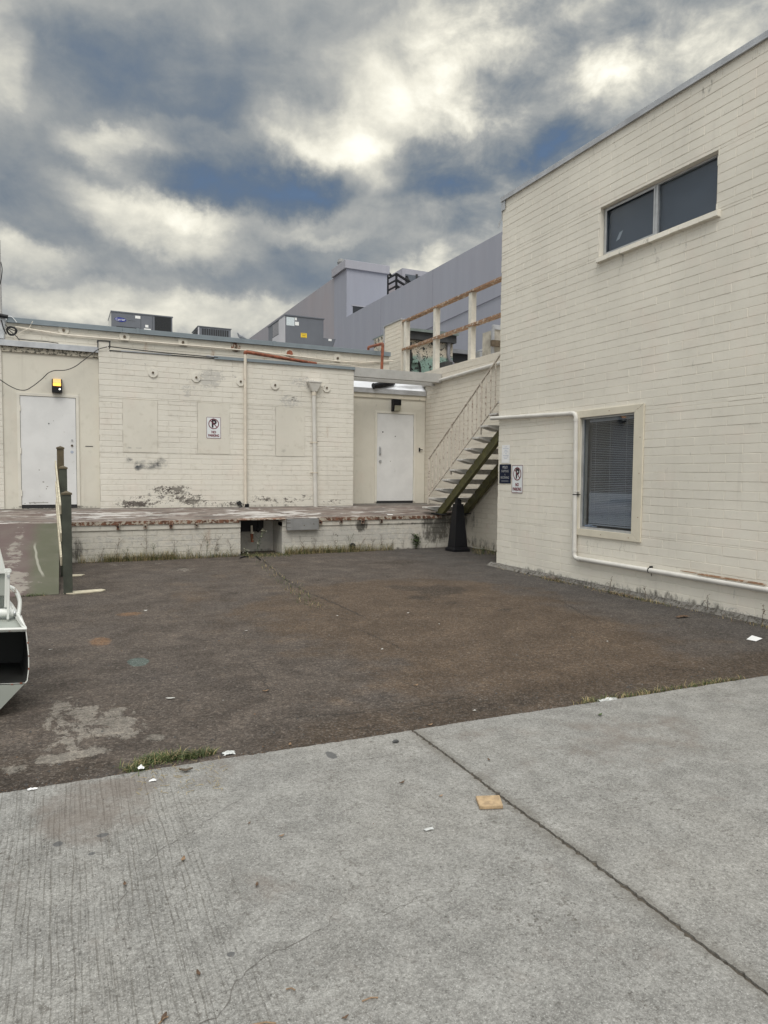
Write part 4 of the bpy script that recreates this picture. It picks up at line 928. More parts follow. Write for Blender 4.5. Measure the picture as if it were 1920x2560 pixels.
c = Pv(301, 799, Ya); mb = MB(); mb.prism([(c.x+.135*math.cos(i*math.pi/12), Ya-.008, c.z+.052*math.sin(i*math.pi/12)-.008*math.cos(i*math.pi/12)) for i in range(24)], (0, .006, 0)); bd = mb.build('badge', M['blue_logo'], t)
text('Carrier', .085, (c.x, Ya-.0095, c.z), 0., M['white'], bd, sx=.9)
sticker(t, 'label_sticker', (338, 789, 351, 797), Ya, M['white']); sticker(t, 'label_sticker', (363, 812, 371, 819), Ya, M['white']); sticker(t, 'label_sticker', (360, 821, 377, 826), Ya, M['white'])
p, q = Pv(291, 814, Ya), Pv(349, 824, Ya); mb = MB(); mb.box(p.x, q.x, Ya-.01, Ya-.001, q.z, p.z-.01); mb.build('louvre', M['ac_dark'], t)
sticker(t, 'small_print', (320, 801, 338, 803), Ya, M['far_roof'])
Yb = 19.0; a, b = Pv(496, 813.5, Yb), Pv(577, 823, Yb); zt = (a.z+b.z)/2
t = thing('rooftop_unit', 'smaller dark grey condenser with vertical slats behind the parapet', 'air conditioner', ((a.x+b.x)/2, Yb, 4.27))
mb = MB(); mb.box(a.x, b.x, Yb, Yb+.95, 4.3, zt-.02); mb.build('cabinet', M['ac_grey'], t, bevel=.006)
mb = MB(); mb.box(a.x-.02, b.x+.02, Yb-.02, Yb+.97, zt-.0195, zt); mb.build('lid', M['ac_grey'], t)
mb = MB(); n = 12; p = Pv(505, 820, Yb).x; q = b.x-.05
for i in range(n): x = p+(q-p)*i/n; mb.box(x, x+(q-p)/n*.72, Yb-.006, Yb-.0005, 4.35, zt-.06)
mb.build('slats', M['ac_dark'], t)
mb = MB(); mb.box(a.x-.004, a.x-.0005, Yb+.12, Yb+.8, 4.35, zt-.06); mb.build('side_slats', M['ac_dark'], t)
mb = MB(); mb.box(a.x-.008, a.x+.02, Yb-.008, Yb+.06, 4.3, zt-.02); mb.build('corner_post', M['ac_light'], t)
Yc = 18.0; a, b = Pv(714, 787, Yc), Pv(809, 797, Yc); zt = (a.z+b.z)/2+.01
t = thing('rooftop_unit', 'tall two tone rooftop air conditioner with a yellow warning label', 'air conditioner', ((a.x+b.x)/2, Yc, 4.27))
mb = MB(); mb.box(a.x, b.x, Yc, Yc+1.7, 4.3, zt-.03); mb.build('cabinet', M['ac_grey'], t, bevel=.006)
mb = MB(); mb.box(a.x-.02, b.x+.02, Yc-.02, Yc+1.72, zt-.0295, zt); mb.build('lid', M['ac_grey'], t)
xs = a.x
mb = MB(); mb.box(xs-.012, xs-.0005, Yc+.02, Yc+.60, 4.3, zt-.03); mb.box(xs-.010, xs-.0005, Yc+.61, Yc+1.25, 4.3, zt-.42); mb.build('side_panel', M['ac_light'], t, bevel=.003)
mb = MB(); mb.box(xs-.004, xs-.0005, Yc+.61, Yc+1.25, zt-.40, zt-.06); s_ = mb.build('vent', M['ac_dark'], t)
mb = MB()
for i in range(7): mb.box(xs-.012, xs-.0045, Yc+.63+i*.09, Yc+.65+i*.09, zt-.40, zt-.06)
mb.build('vent_fin', M['ac_light'], s_)
sticker(t, 'label_sticker', (716, 792, 736, 815), Yc, plain('pale data label', (.52, .58, .62), .5, .1, 30.)); sticker(t, 'label_sticker', (737, 794, 742, 801), Yc, M['white']); sticker(t, 'label_sticker', (737.5, 804, 747, 814), Yc, M['white'])
yl = sticker(t, 'warning_label', (752, 832, 767, 845), Yc, M['yellow'])
for z in (835, 839, 843): sticker(yl, 'print', (754+(z == 839)*1.5, z-1, 765-(z == 839)*1.5, z+.6), Yc-.004, M['far_roof'])
p, q = Pv(809.5, 844, Yc), Pv(840, 848, Yc); mb = MB(); zq = (p.z+q.z)/2; mb.prism([(b.x+.001, Yc+.02, 4.3), (q.x-.38, Yc+.02, 4.3), (q.x, Yc+.02, zq), (b.x+.001, Yc+.02, zq)], (0, 1.2, 0)); hd = mb.build('intake_hood', M['ac_grey'], t)
sticker(hd, 'label_sticker', (821, 847, 829, 853), Yc+.02, M['white'])

# pigeon on the parapet: one continuous skinned body
def pigeon(c, face):
    me = D.meshes.new('pigeon'); bm = bmesh.new()
    pts = [((0, 0, .10), .055), ((.06, 0, .125), .058), ((.10, 0, .165), .034), ((.115, 0, .205), .026), ((.125, 0, .225), .028), ((.155, 0, .22), .008), ((-.07, 0, .085), .040), ((-.16, 0, .06), .022), ((-.21, 0, .045), .012)]
    pts = [((a*.6, b*.6, c*.62), r*.6) for (a, b, c), r in pts]; V_ = [bm.verts.new((face*p[0], p[1], p[2])) for p, r in pts]
    for i, j in ((0, 1), (1, 2), (2, 3), (3, 4), (4, 5), (0, 6), (6, 7), (7, 8)): bm.edges.new((V_[i], V_[j]))
    lg = []
    for s in (-1, 1):
        k = bm.verts.new((0, s*.015, .03)); f = bm.verts.new((.003*face, s*.016, .003)); tq = bm.verts.new((.02*face, s*.018, .003)); lg += [k, f, tq]
        bm.edges.new((V_[0], k)); bm.edges.new((k, f)); bm.edges.new((f, tq))
    sk = bm.verts.layers.skin.verify(); bm.to_mesh(me); bm.free()
    o = D.objects.new('pigeon', me); COL.objects.link(o); o.location = c
    md = o.modifiers.new('Skin', 'SKIN'); sd_ = o.modifiers.new('Sub', 'SUBSURF'); sd_.levels = sd_.render_levels = 2
    if not me.skin_vertices:
        bpy.context.view_layer.objects.active = o; bpy.ops.mesh.customdata_skin_add()
    for i, q in enumerate(me.skin_vertices[0].data):
        r = pts[i][1] if i < len(pts) else (.006 if (i-len(pts)) % 3 == 0 else .0035)
        q.radius = (r, r); q.use_root = (i == 0)
    me.materials.append(plain('grey pigeon feathers', (.20, .21, .23), .8, .35, 14.)); return o
c = Pv(603, 846, YP+.12); pg = pigeon((c.x, YP+.12, 4.366), -1); tag(pg, 'grey pigeon standing on the parapet between the rooftop units', 'bird')

# ================================================================== LOADING DOCK
dk = thing('loading_dock', 'low loading dock of cream blocks with a rusty steel edge and a dark recess', 'loading dock', (3.5, 12.5, 0))
YD = 12.50; rec = (2.937, 3.724)
mb = block_wall(MB(), (-3, YD+.02, 0), (1, 0, 0), (0, -1, 0), 0, 10.80, -.02, .515, zoff=.515-.1016*5, holes=[(rec[0]+3, rec[1]+3, -1, 1)], joint=.006, vjoint=.004, seed=51)
mb.box(-3, rec[0], YD+.028, 13.69, 0, .60, skip='f'); mb.box(rec[1], 7.79, YD+.028, 13.69, 0, .60, skip='f'); mb.box(rec[0], rec[1], 13.15, 13.69, 0, .60)
mb.build('wall', M['dock_block'], dk)
mb = MB(); Rb = random.Random(5)
for x0, x1 in ((-3, .55), (.552, rec[0]), (rec[1], 5.1), (5.102, 7.79)):
    mb.box(x0, x1, YD+Rb.uniform(-.004, .004), YD+.3, .518, .655)
mb.build('cap', M['dock_block'], dk, bevel=.008)
mb = MB(); n = 60; top = []
mb.prism([(-3, YD-.012, .667), (-3, 13.72, .846), (-3, 14.46, .850), (-3, 14.46, .60), (-3, 13.1, .60), (-3, YD+.02, .6545)], (10.795, 0, 0)); mb.build('deck', M['deck'], dk)
for q in ((-.1, rec[0]-.03), (4.42, 7.15)): mb = MB(); mb.box(q[0], q[1], YD-.018, YD-.0055, .612, .664); mb.box(q[0], q[1], YD-.018, YD+.06, .6655, .6735); mb.build('edge_angle', M['rusty_steel'], dk)
Rb = random.Random(6); mb = MB(); x = rec[0]-.06; pts = []
while x < rec[1]+.06: pts.append((x, YD-.075+Rb.uniform(-.02, .012))); x += .05
mb.prism([(p[0], p[1], .668) for p in pts]+[(rec[1]+.06, YD+.1, .682), (rec[0]-.06, YD+.1, .682)], (0, 0, -.012)); mb.build('overhang_plate', M['rusty_steel'], dk)
for k, px in enumerate(((295, 1318), (363, 1315), (427, 1315), (490, 1310), (800, 1303), (851, 1303), (905, 1303), (951, 1303))):
    p = Pv(*px, YD); mb = MB(); mb.box(p.x-.027, p.x+.027, YD-.034, YD-.0185, .535+.01*(k % 2), .648); mb.box(p.x-.030, p.x-.022, YD-.05, YD-.0345, .545, .64); mb.box(p.x+.022, p.x+.03, YD-.05, YD-.0345, .545, .64)
    b_ = mb.build('bumper_bracket', M['rusty_steel'], dk, bevel=.002); mb = MB(); mb.tube([(p.x, YD-.048, .585), (p.x, YD-.0345, .585)], .014, 8); mb.build('bolt', M['black'], b_)
mb = MB(); mb.box(3.795, 4.418, YD-.075, YD-.019, .452, .660); mb.cur = 1
for z in (.63, .595, .575, .50): mb.box(3.7945, 3.86, YD-.0765, YD-.0752, z, z+.006)
for x, z in ((4.13, .535), (4.32, .56)): mb.tube([(x, YD-.0765, z), (x, YD-.0752, z)], .010, 8)
mb.build('bumper_board', [M['grey_board'], M['stem']], dk)
mb = MB(); mb.box(rec[0]+.12, rec[0]+.56, 13.0, 13.14, .40, .62); mb.tube([(3.42, 13.0, .62), (3.42, 12.98, .45), (3.36, 12.98, .42)], .05, 8); mb.build('dock_leveller_box', M['dark_void'], dk)
p = Pv(629, 1332, 12.95); mb = MB(); mb.tube([(p.x, 12.95, .52), (p.x+.005, 12.95, .36)], .022, 8); mb.build('pipe_stub', M['cream_pipe'], dk)
mb = MB(); mb.tube([(p.x, 12.95, .36), (p.x+.01, 12.93, .20)], .028, 8); mb.build('rusty_valve', M['rust'], dk)
mb = MB(); p = Pv(881, 1366, YD+.013); mb.tube([(p.x, YD-.004, .10), (p.x, YD+.012, .10)], .062, 14); mb.build('drain_hole', M['dark_void'], dk)
p = Pv(978, 1285, 12.62); mb = MB(); mb.prism([(p.x-.06, 12.66, .693), (p.x+.05, 12.64, .690), (p.x+.065, 12.70, .699), (p.x-.05, 12.72, .702)], (0, 0, .003)); tag(mb.build('paper_scrap', M['paper'], base=p), 'small white paper scrap lying on the dock near the stair', 'litter')

# ramp at the left
ra = thing('ramp', 'faded maroon and olive ramp rising from the asphalt to the left end of the dock', 'ramp', (-.6, 11, 0))
mb = MB(); mb.prism([(-.07, 9.30, .004), (-.07, YD-.02, .668), (-.07, YD-.02, 0.0), (-.07, 9.31, 0.0)], (-1.75, 0, 0)); mb.build('deck', M['ramp'], ra)
# railing of posts and boards beside it
t = thing('ramp_railing', 'weathered railing of capped posts and pale boards beside the ramp', 'railing', (.03, 10.8, 0))
for k, (y, ztop, mt) in enumerate(((9.33, 1.275, 'post_green'), (10.95, 1.60, 'post_green'), (12.40, 1.93, 'post_brown'))):
    x = (.035, .0, -.035)[k]
    w = .052; mb = MB(); mb.box(x-w, x+w, y-w, y+w, 0, ztop-.05); po = mb.build('post', M[mt], t, bevel=.004)
    mb = MB(); mb.box(x-w-.009, x+w+.009, y-w-.009, y+w+.009, ztop-.0495, ztop-.028)
    q = w+.009; mb.add([(x-q, y-q, ztop-.0279), (x+q, y-q, ztop-.0279), (x+q, y+q, ztop-.0279), (x-q, y+q, ztop-.0279), (x, y, ztop)], [[0, 1, 4], [1, 2, 4], [2, 3, 4], [3, 0, 4]]); mb.build('post_cap', M['post_brown'], po)
sl = .19
for k, z in enumerate((.42, .72, 1.06)):
    mb = MB(); mb.bar((-.036, 9.36, z-.02), (-.108, 12.5, z-.02+sl*3.14), .022, .115); mb.build('board', M['pale_board'], t, bevel=.003)
mb = MB(); p0 = Pz(200, 1486, .0); mb.prism([(-.02, 9.30, .002), (.10, 9.22, .002), (.42, 9.30, .002), (.47, 9.38, .002), (.42, 9.46, .002), (.05, 9.42, .002)], (0, 0, .012))
tag(mb.build('board_scrap', M['pale_board'], base=(.2, 9.3, 0)), 'pale flat board lying at the foot of the front green post', 'board')
mb = MB(); p0 = Pz(180, 1440); mb.prism([(p0.x-.1, p0.y-.1, .002), (p0.x+.12, p0.y-.08, .002), (p0.x+.17, p0.y+.05, .002), (p0.x-.08, p0.y+.12, .002)], (0, 0, .01))
tag(mb.build('board_scrap', M['pale_board'], base=p0), 'small pale board behind the front green post', 'board')

# ================================================================== TERRACE BUILDING + STAIR
tb = thing('terrace_building', 'cream block side wall and terrace behind the outdoor stair', 'building', (7.8, 12, 0))
mb = block_wall(MB(), (7.8, 15.84, 0), (0, -1, 0), (-1, 0, 0), 0, 6.29, -.02, 3.945, zoff=.03, vjoint=.002, joint=.006, seed=61)
mb.box(7.808, 12.5, 9.56, 15.84, 0, 3.90, skip='l'); mb.box(7.8015, 7.95, 9.56, 15.84, 3.85, 3.945); mb.build('wall', M['stair_block'], tb)
ztop = Pu(983, 809.5, 7.85).z
mb = block_wall(MB(), (7.83, 16.86, 0), (0, -1, 0), (-1, 0, 0), 0, 1.01, 3.2, ztop, zoff=.03, vjoint=.003, seed=71); mb.box(7.838, 8.0, 15.852, 16.86, 3.2, ztop, skip='l')
mb.box(7.838, 7.84, 15.851, 15.86, 3.2, ztop); mb.build('pier', M['stair_block'], tb)
mb = MB(); mb.box(7.80, 8.03, 15.83, 16.89, ztop+.001, ztop+.03); mb.box(7.81, 7.827, 16.83, 16.885, 4.7, ztop); mb.build('pier_flashing', M['steel_flash'], tb)
mb = MB(); mb.tube([(7.755, 15.3, 3.60), (7.755, 14.45, 3.635), (7.755, 9.4, 3.745)], .038, 12); ob = mb.build('wall_pipe', M['pipe'], base=(7.755, 12, 3.6), smooth=True)
tag(ob, 'cream pipe running high along the side wall above the stair', 'pipe')
# timber frame on top
t = thing('timber_railing', 'open timber railing of white posts and peeling brown rails on the terrace wall', 'railing', (7.9, 13.5, 3.945))
for y in (15.70, 14.17, 12.63, 11.05): mb = MB(); mb.box(7.855, 7.975, y-.06, y+.06, 3.946, 5.37); mb.build('post', M['timber_white'], t, bevel=.004)
mb = MB(); mb.box(7.835, 7.985, 9.6, 15.84, 5.372, 5.415); mb.build('rail', M['timber_rail'], t, bevel=.005)
mb = MB()
for a, b in ((15.639, 14.231), (14.109, 12.691), (12.569, 11.111), (10.989, 9.6)): mb.box(7.842, 7.985, b, a, 4.665, 4.71)
mb.box(7.835, 7.8535, 9.6, 15.83, 4.655, 4.712); mb.build('rail', M['timber_rail'], t, bevel=.004)

# stair
st = thing('outdoor_stair', 'open riser stair with worn treads, olive stringers and a thin cream railing', 'stair', (7.2, 12.3, .66))
rise, run, Y0, Z0 = .1952, .2735, 12.68, .848
zd = .703
for k in range(12):
    y, z = Y0-run*k, Z0+rise*k; mb = MB(); v = []
    for x, th, ins in ((6.855, .034, .012), (6.90, .046, .004), (7.10, .098, 0.), (7.70, .098, 0.), (7.785, .05, .004)):
        h = .136-ins; v += [(x, y-h, z), (x, y+h, z), (x, y+h-.006, z-th), (x, y-h+.006, z-th)]
    f = [[0, 1, 2, 3], [19, 18, 17, 16]]
    for i in range(4):
        for j in range(4): f.append([4*i+j, 4*i+(j+1) % 4, 4*i+4+(j+1) % 4, 4*i+4+j])
    mb.add(v, f); mb.build('tread', M['tread'], st, bevel=.006)
d = Vector((0, -run, rise)).normalized(); up = Vector((0, rise, run)).normalized()
for x in (7.135, 7.69):
    s = Vector((x, Y0+.02, Z0-.10))-up*.137
    a = s-d*.18; b = s+d*3.55; mb = MB()
    hw, hh = .042, .082
    low = [a+up*hh, a-up*hh]
    # foot cut level on the deck
    def hit(p): return p+d*((zd-p.z)/d.z)
    A, B = hit(a+up*hh), hit(a-up*hh)
    poly = [A, B, b-up*hh, b+up*hh]
    mb.prism([(x-hw, q.y, q.z) for q in poly], (2*hw, 0, 0)); mb.build('stringer', M['olive'], st, bevel=.003)
    mb = MB(); mb.box(x-.11, x+.085, min(A.y, B.y)-.05, max(A.y, B.y)+.05, .700, .716); mb.build('base_plate', M['far_roof'], st)
rl = MB(); xr = 6.90; ya, za = 12.60, 1.86; k_ = .692; ye = 9.575
def zr(y, o=0): return za+o+(ya-y)*k_
rl.bar((xr, ya+.01, zr(ya+.01)), (xr, ye, zr(ye)), .034, .022); rl.bar((xr, ya+.01, zr(ya, -.785)), (xr, ye, zr(ye, -.785)), .026, .018)
R_ = rl.build('railing', M['rail_paint'], st, bevel=.002)
for i in range(21):
    y = ya-.149*i
    if y < ye: break
    post = i in (0, 6, 13); mb = MB(); w = .016 if post else .0095
    mb.box(xr-w, xr+w, y-w, y+w, (zr(y, -.785)-.0 if not post else zr(y, -.785)-.17), zr(y)-.012); mb.build('railing_post' if post else 'baluster', M['rail_paint'], R_)

# bollard
t = thing('bollard', 'black obelisk shaped bollard on a square foot below the stair', 'bollard', (7.12, 11.78, 0))
cx, cy = 7.12, 11.78
def frus(mb, w0, z0, w1, z1):
    v = [(cx+sx*w/2, cy+sy*w/2, z) for w, z in ((w0, z0), (w1, z1)) for sx, sy in ((-1, -1), (1, -1), (1, 1), (-1, 1))]
    mb.add(v, [[0, 3, 2, 1], [4, 5, 6, 7], [0, 1, 5, 4], [1, 2, 6, 5], [2, 3, 7, 6], [3, 0, 4, 7]])
mb = MB(); frus(mb, .36, 0, .36, .055); frus(mb, .345, .0555, .305, .08); mb.build('foot', M['black'], t, bevel=.006)
mb = MB(); frus(mb, .292, .081, .155, .925); mb.build('shaft', M['black'], t, bevel=.004)
mb = MB(); frus(mb, .162, .926, .156, .944); frus(mb, .098, .9445, .088, 1.022); frus(mb, .088, 1.0225, .03, 1.062); mb.build('cap', M['black'], t)

# ================================================================== BACKGROUND
XP = 13.0
z1 = Pu(867, 792, XP).z; Yt = Pu(867, 648, XP).y; z2 = Pu(867, 650, XP).z; xt = Pv(968, 662, Yt).x; y2 = Pu(836, 667, XP).y
t = thing('lilac_building', 'tall lilac grey stucco building behind the roofs with a flat topped tower', 'building', (XP, 30, 0))
mb = MB(); mb.box(XP, 24, 6, Yt-.002, 0, z1); mb.build('wall', M['purple'], t)
mb = MB(); mb.box(XP, xt, Yt, y2, 0, z2-.42); mb.build('tower', M['purple'], t)
mb = MB(); mb.box(XP-.12, xt+.10, Yt-.10, y2+.12, z2-.4195, z2); mb.build('tower_cap', M['purple_cap'], t, bevel=.02)
zf = Pu(855, 679, XP).z
mb = MB(); mb.box(XP+.01, 24, y2, 78, 0, zf); mb.build('far_wall', mat_purple('pinkish grey stucco', (.335, .325, .355), .35), t)
p, q = Pv(882, 765, Yt), Pv(914, 792, Yt); mb = MB(); mb.box(p.x, q.x, Yt-.01, Yt-.003, q.z, p.z); wn = mb.build('window', M['ac_dark'], t)
mb = MB(); mb.box(p.x-.06, q.x+.06, Yt-.03, Yt-.0105, p.z, p.z+.06); mb.build('window_frame', M['purple_cap'], wn)
mb = MB()
for px in (952, 1082): p = Pu(px, 780 if px < 1000 else 700, XP); mb.box(XP-.004, XP-.0008, p.y-.02, p.y+.02, 2, z1)
mb.build('wall_joint', plain('joint sealant', (.25, .25, .30), .8), t)
mb = MB(); mb.tube([Pu(1255, 737, XP-.03), Pu(1070, 822, XP-.03), Pu(925, 888, XP-.03)], .014, 6); mb.build('wall_conduit', plain('grey conduit', (.17, .17, .21), .6), t)
p = Pu(848, 651, XP+.3); mb = MB(); c = Vector((XP+.25, Yt+1.4, z2+.28))
for i in range(4):
    a0, a1 = math.pi*i/4-math.pi/2, math.pi*(i+1)/4-math.pi/2
    n = 10; v = [(c.x+.22*math.cos(a)*math.cos(2*math.pi*k/n), c.y+.22*math.cos(a)*math.sin(2*math.pi*k/n), c.z+.22*math.sin(a)) for a in (a0, a1) for k in range(n)]
    mb.add(v, [[k, (k+1) % n, n+(k+1) % n, n+k] for k in range(n)])
mb.tube([c-Vector((0, 0, .3)), c-Vector((0, 0, .1))], .06, 8); tag(mb.build('roof_lamp', M['grey_board'], base=c, smooth=True), 'small round lamp on the corner of the lilac tower', 'lamp')
# black roof railing between tower and the lower roof
rt = thing('roof_railing', 'black zigzag railing rising beside the lilac tower', 'railing', Pv(990, 730, Yt+.3))
for k in range(4):
    o = 15*k; mb = MB(); mb.bar(Pv(969, 697+o, Yt+.3), Pv(991, 685+o, Yt+.3), .10, .10, (0, 1, 0)); a = Pv(991, 685+o, Yt+.3); b = Pv(1030, 709+o, Yt+.3); mb.bar(a, b, .10, .10, (0, 1, 0)); mb.build('rail', M['black'], rt)
mb = MB(); mb.bar(Pv(991, 683, Yt+.3), Pv(991, 745, Yt+.3), .09, .09, (0, 1, 0)); mb.bar(Pv(969, 678, Yt+.3), Pv(969, 750, Yt+.3), .09, .09, (0, 1, 0)); mb.build('post', M['black'], rt)
mb = MB(); mb.bar(Pv(967, 678, Yt+.35), Pv(980, 692, Yt+.35), .10, .10, (0, 1, 0)); mb.build('rail', M['black'], rt)
Yq = Yt+1.5; p, q = Pv(1006, 670, Yq), Pv(1085, 674, Yq)
t = thing('roof_penthouse', 'grey roof box with a dark truss panel above the lilac wall', 'roof box', (p.x+1, Yq, z1))
mb = MB(); mb.box(p.x, q.x+1, Yq, Yq+3, z1-1, p.z); mb.build('wall', M['purple_cap'], t)
mb = MB(); mb.box(p.x+.18, q.x+1, Yq-.02, Yq-.002, z1-1, p.z-.30); pn = mb.build('recess', plain('slate recess', (.115, .13, .155), .8), t)
mb = MB(); a, b, c = Pv(1016, 725, Yq-.05), Pv(1016, 690, Yq-.05), Pv(1042, 700, Yq-.05)
for u_, v_ in ((a, b), (b, Pv(1028, 715, Yq-.05)), (a, c), (c, Pv(1042, 686, Yq-.05)), (Pv(1018, 728, Yq-.05), Pv(1044, 712, Yq-.05))): mb.bar(u_, v_, .09, .09, (0, 1, 0))
mb.build('truss', M['far_roof'], pn)
# teal shed on the terrace
YS = 16.4
t = thing('teal_shed', 'small roof shed with peeling teal and cream wall under a dark eave', 'shed', (9, YS, 3.9))
xa, xb = 7.95, Pv(1132, 860, YS).x; ze = Pv(1060, 838, YS).z
mb = MB(); mb.box(xa, xb, YS, YS+1.4, 3.85, ze+.05); mb.build('wall', M['teal'], t)
zt_ = Pv(1060, 824, YS-.25).z; mb = MB(); mb.box(xa, xb+.05, YS-.22, YS+1.5, zt_-.035, zt_); mb.box(xa, xb+.05, YS-.24, YS-.221, zt_-.06, zt_+.01); mb.build('roof_edge', plain('grey green flashing', (.16, .19, .18), .5), t)
mb = MB(); mb.box(xa, xb+.02, YS-.16, YS-.001, ze-.16, zt_-.037); mb.build('eave', M['far_roof'], t)
mb = MB(); x = Pv(1119, 860, YS).x; mb.tube([(x, YS-.05, ze-.15), (x, YS-.05, ze-.55), (x+.18, YS-.05, ze-.75)], .05, 8, smoothr=.1); mb.build('gutter_pipe', plain('grey gutter pipe', (.22, .22, .25), .5), t)
mb = MB(); x = Pv(1022, 905, YS).x; mb.tube([(x, YS-.06, 3.9), (x, YS-.06, 5.0)], .05, 8); a, b = Pv(1036, 902, YS), Pv(1049, 930, YS); mb.tube([(a.x, YS-.04, a.z), (a.x+.12, YS-.04, a.z-.03), (b.x, YS-.04, a.z-.2), (b.x, YS-.04, 3.9)], .028, 8, smoothr=.06); mb.build('conduit_pipe', M['cable'], t)
p = Pv(1028, 898, YS); mb = MB(); mb.box(p.x, p.x+.16, YS-.09, YS-.002, p.z-.1, p.z+.16); mb.build('meter_box', M['teal'], t)
# condenser and low roof to its right
YL = 15.2
p, q = Pv(1113, 903, YL), Pv(1135, 920, YL)
mb = MB(); mb.box(p.x, p.x+.22, YL, YL+.3, 3.90, p.z); tag(mb.build('roof_box', M['far_roof'], base=(p.x, YL, 3.9), bevel=.01), 'small dark weathered box on the terrace by the teal shed', 'box')
YR = 16.9; p, q = Pv(1133, 873, YR), Pv(1210, 882, YR)
t = thing('low_roof_shed', 'low shed with a grey gutter seen between the timber posts', 'shed', (p.x+.4, YR, 3.9))
mb = MB(); mb.box(p.x, q.x, YR+.25, YR+1.5, 3.85, p.z-.14); mb.build('wall', M['stair_block'], t)
mb = MB(); mb.box(p.x-.05, q.x+.02, YR, YR+1.6, p.z-.10, p.z-.04); mb.box(p.x-.05, q.x+.03, YR-.06, YR-.001, p.z-.11, p.z); mb.build('gutter', plain('grey gutter', (.24, .25, .27), .5), t)
mb = MB(); mb.box(p.x, q.x, YR+.1, YR+.249, p.z-.32, p.z-.101); mb.build('eave', M['far_roof'], t)
YV = 14.0; p, q = Pv(1231, 818, YV), Pv(1262, 900, YV)
t = thing('roof_panel', 'weathered beige panel in a metal frame beside the tall cream corner', 'panel', ((p.x+q.x)/2, YV, 3.9))
mb = MB(); mb.box(p.x+.05, q.x+.6, YV, YV+.5, 3.9, p.z-.05); mb.build('board', plain('stained beige board', (.36, .335, .29), .85, .35, 3.), t)
mb = MB(); mb.box(p.x, q.x+.6, YV-.03, YV+.02, p.z-.049, p.z+.06); mb.box(p.x-.02, p.x+.045, YV-.03, YV+.02, 3.9, p.z-.0495); mb.build('frame', M['steel_flash'], t)
p2 = Pv(1230, 855, YV-.1); mb = MB(); mb.box(p2.x, p2.x+.7, YV-.12, YV-.032, p2.z-.09, p2.z+.05); mb.build('timber', M['stem'], t)
p, q = Pv(1197, 876, 15.8), Pv(1207, 873, 15.8); mb = MB(); mb.bar(Pv(1196, 878, 15.8), Pv(1209, 873, 15.8), .2, .03); mb.bar(Pv(1212, 872, 15.8), Pv(1212, 884, 15.8), .05, .05, (0, 1, 0)); mb.bar(Pv(1216, 876, 15.8), Pv(1216, 884, 15.8), .05, .05, (0, 1, 0)); mb.box(p.x-.1, q.x+.3, 15.6, 16., 3.9, q.z-.12)
tag(mb.build('roof_clutter', M['alu'], base=p), 'pale metal odds and ends behind the terrace wall', 'clutter')

# ================================================================== WHITE HOPPER AT THE LEFT EDGE
YH = 4.72
def H(x, y, Y=YH): return Pv(x, y, Y)
t = thing('steel_hopper', 'white painted steel hopper with a dark open mouth cut by the left edge', 'hopper', H(-120, 1780))
L = -420
m0 = [H(66, 1577), H(69, 1600), H(73, 1640), H(73, 1672), H(69, 1702), H(64, 1708), H(L, 1724), H(L, 1590)]
dep = Vector((-.05, .52, .0))
def shell(mb, prof, d, th):
    c = sum(prof, Vector())/len(prof); inn = [c+(p-c)*(1-th/max(.05, (p-c).length)) for p in prof]; n = len(prof)
    v = prof+inn+[p+d for p in prof]+[p+d for p in inn]
    return v, n
v, n = shell(None, m0, dep, .006)
mb = MB(); mb.add(v, [[i, (i+1) % n, n+(i+1) % n, n+i] for i in range(n)]+[[i, 2*n+i, 2*n+(i+1) % n, (i+1) % n] for i in range(n)]); mb.build('mouth_shell', M['veh_white'], t)
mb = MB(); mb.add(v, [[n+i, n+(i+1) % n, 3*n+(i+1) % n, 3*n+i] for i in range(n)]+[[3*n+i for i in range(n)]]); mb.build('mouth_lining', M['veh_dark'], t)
mb = MB(); e = Vector((0, .5, 0))
a, b, c, d_ = H(L, 1727), H(60, 1711), H(-2, 1776), H(-90, 1850); d_.z = max(d_.z, .0); c2 = H(L, 1850); c2.z = d_.z
bw = Vector((0, .38, 0)); a2, b2, = a+bw, b+bw
mb.add([a, b, c, d_, c2, a+e, b+e, c+e, d_+e, c2+e], [[0, 1, 2, 3, 4], [5, 9, 8, 7, 6], [1, 6, 7, 2], [2, 7, 8, 3], [3, 8, 9, 4], [0, 4, 9, 5], [0, 5, 6, 1]]); mb.build('under_plate', M['veh_grey'], t)
# sloping top plate with a lip
Yb_ = YH+.50
mb = MB(); p = [H(66, 1574), H(L, 1586), Pv(L, 1520, Yb_), Pv(28, 1512, Yb_)]
mb.add(p+[q-Vector((0, 0, .012)) for q in p], [[0, 1, 2, 3], [7, 6, 5, 4], [0, 3, 7, 4], [0, 4, 5, 1]]); mb.build('top_plate', M['veh_grey'], t)
mb = MB(); a, b, c, d_ = H(67, 1572, YH-.003), H(52, 1548, YH+.06), Pv(26, 1508, Yb_), Pv(14, 1496, Yb_+.02)
mb.tube([H(L, 1584, YH-.003), a, b, c, d_], [.008, .010, .011, .010, .010], 6); mb.prism([a, c, c+Vector((-.03, 0, .004)), H(56, 1572, YH-.003)], (0, 0, .01)); mb.build('rim', M['veh_white'], t)
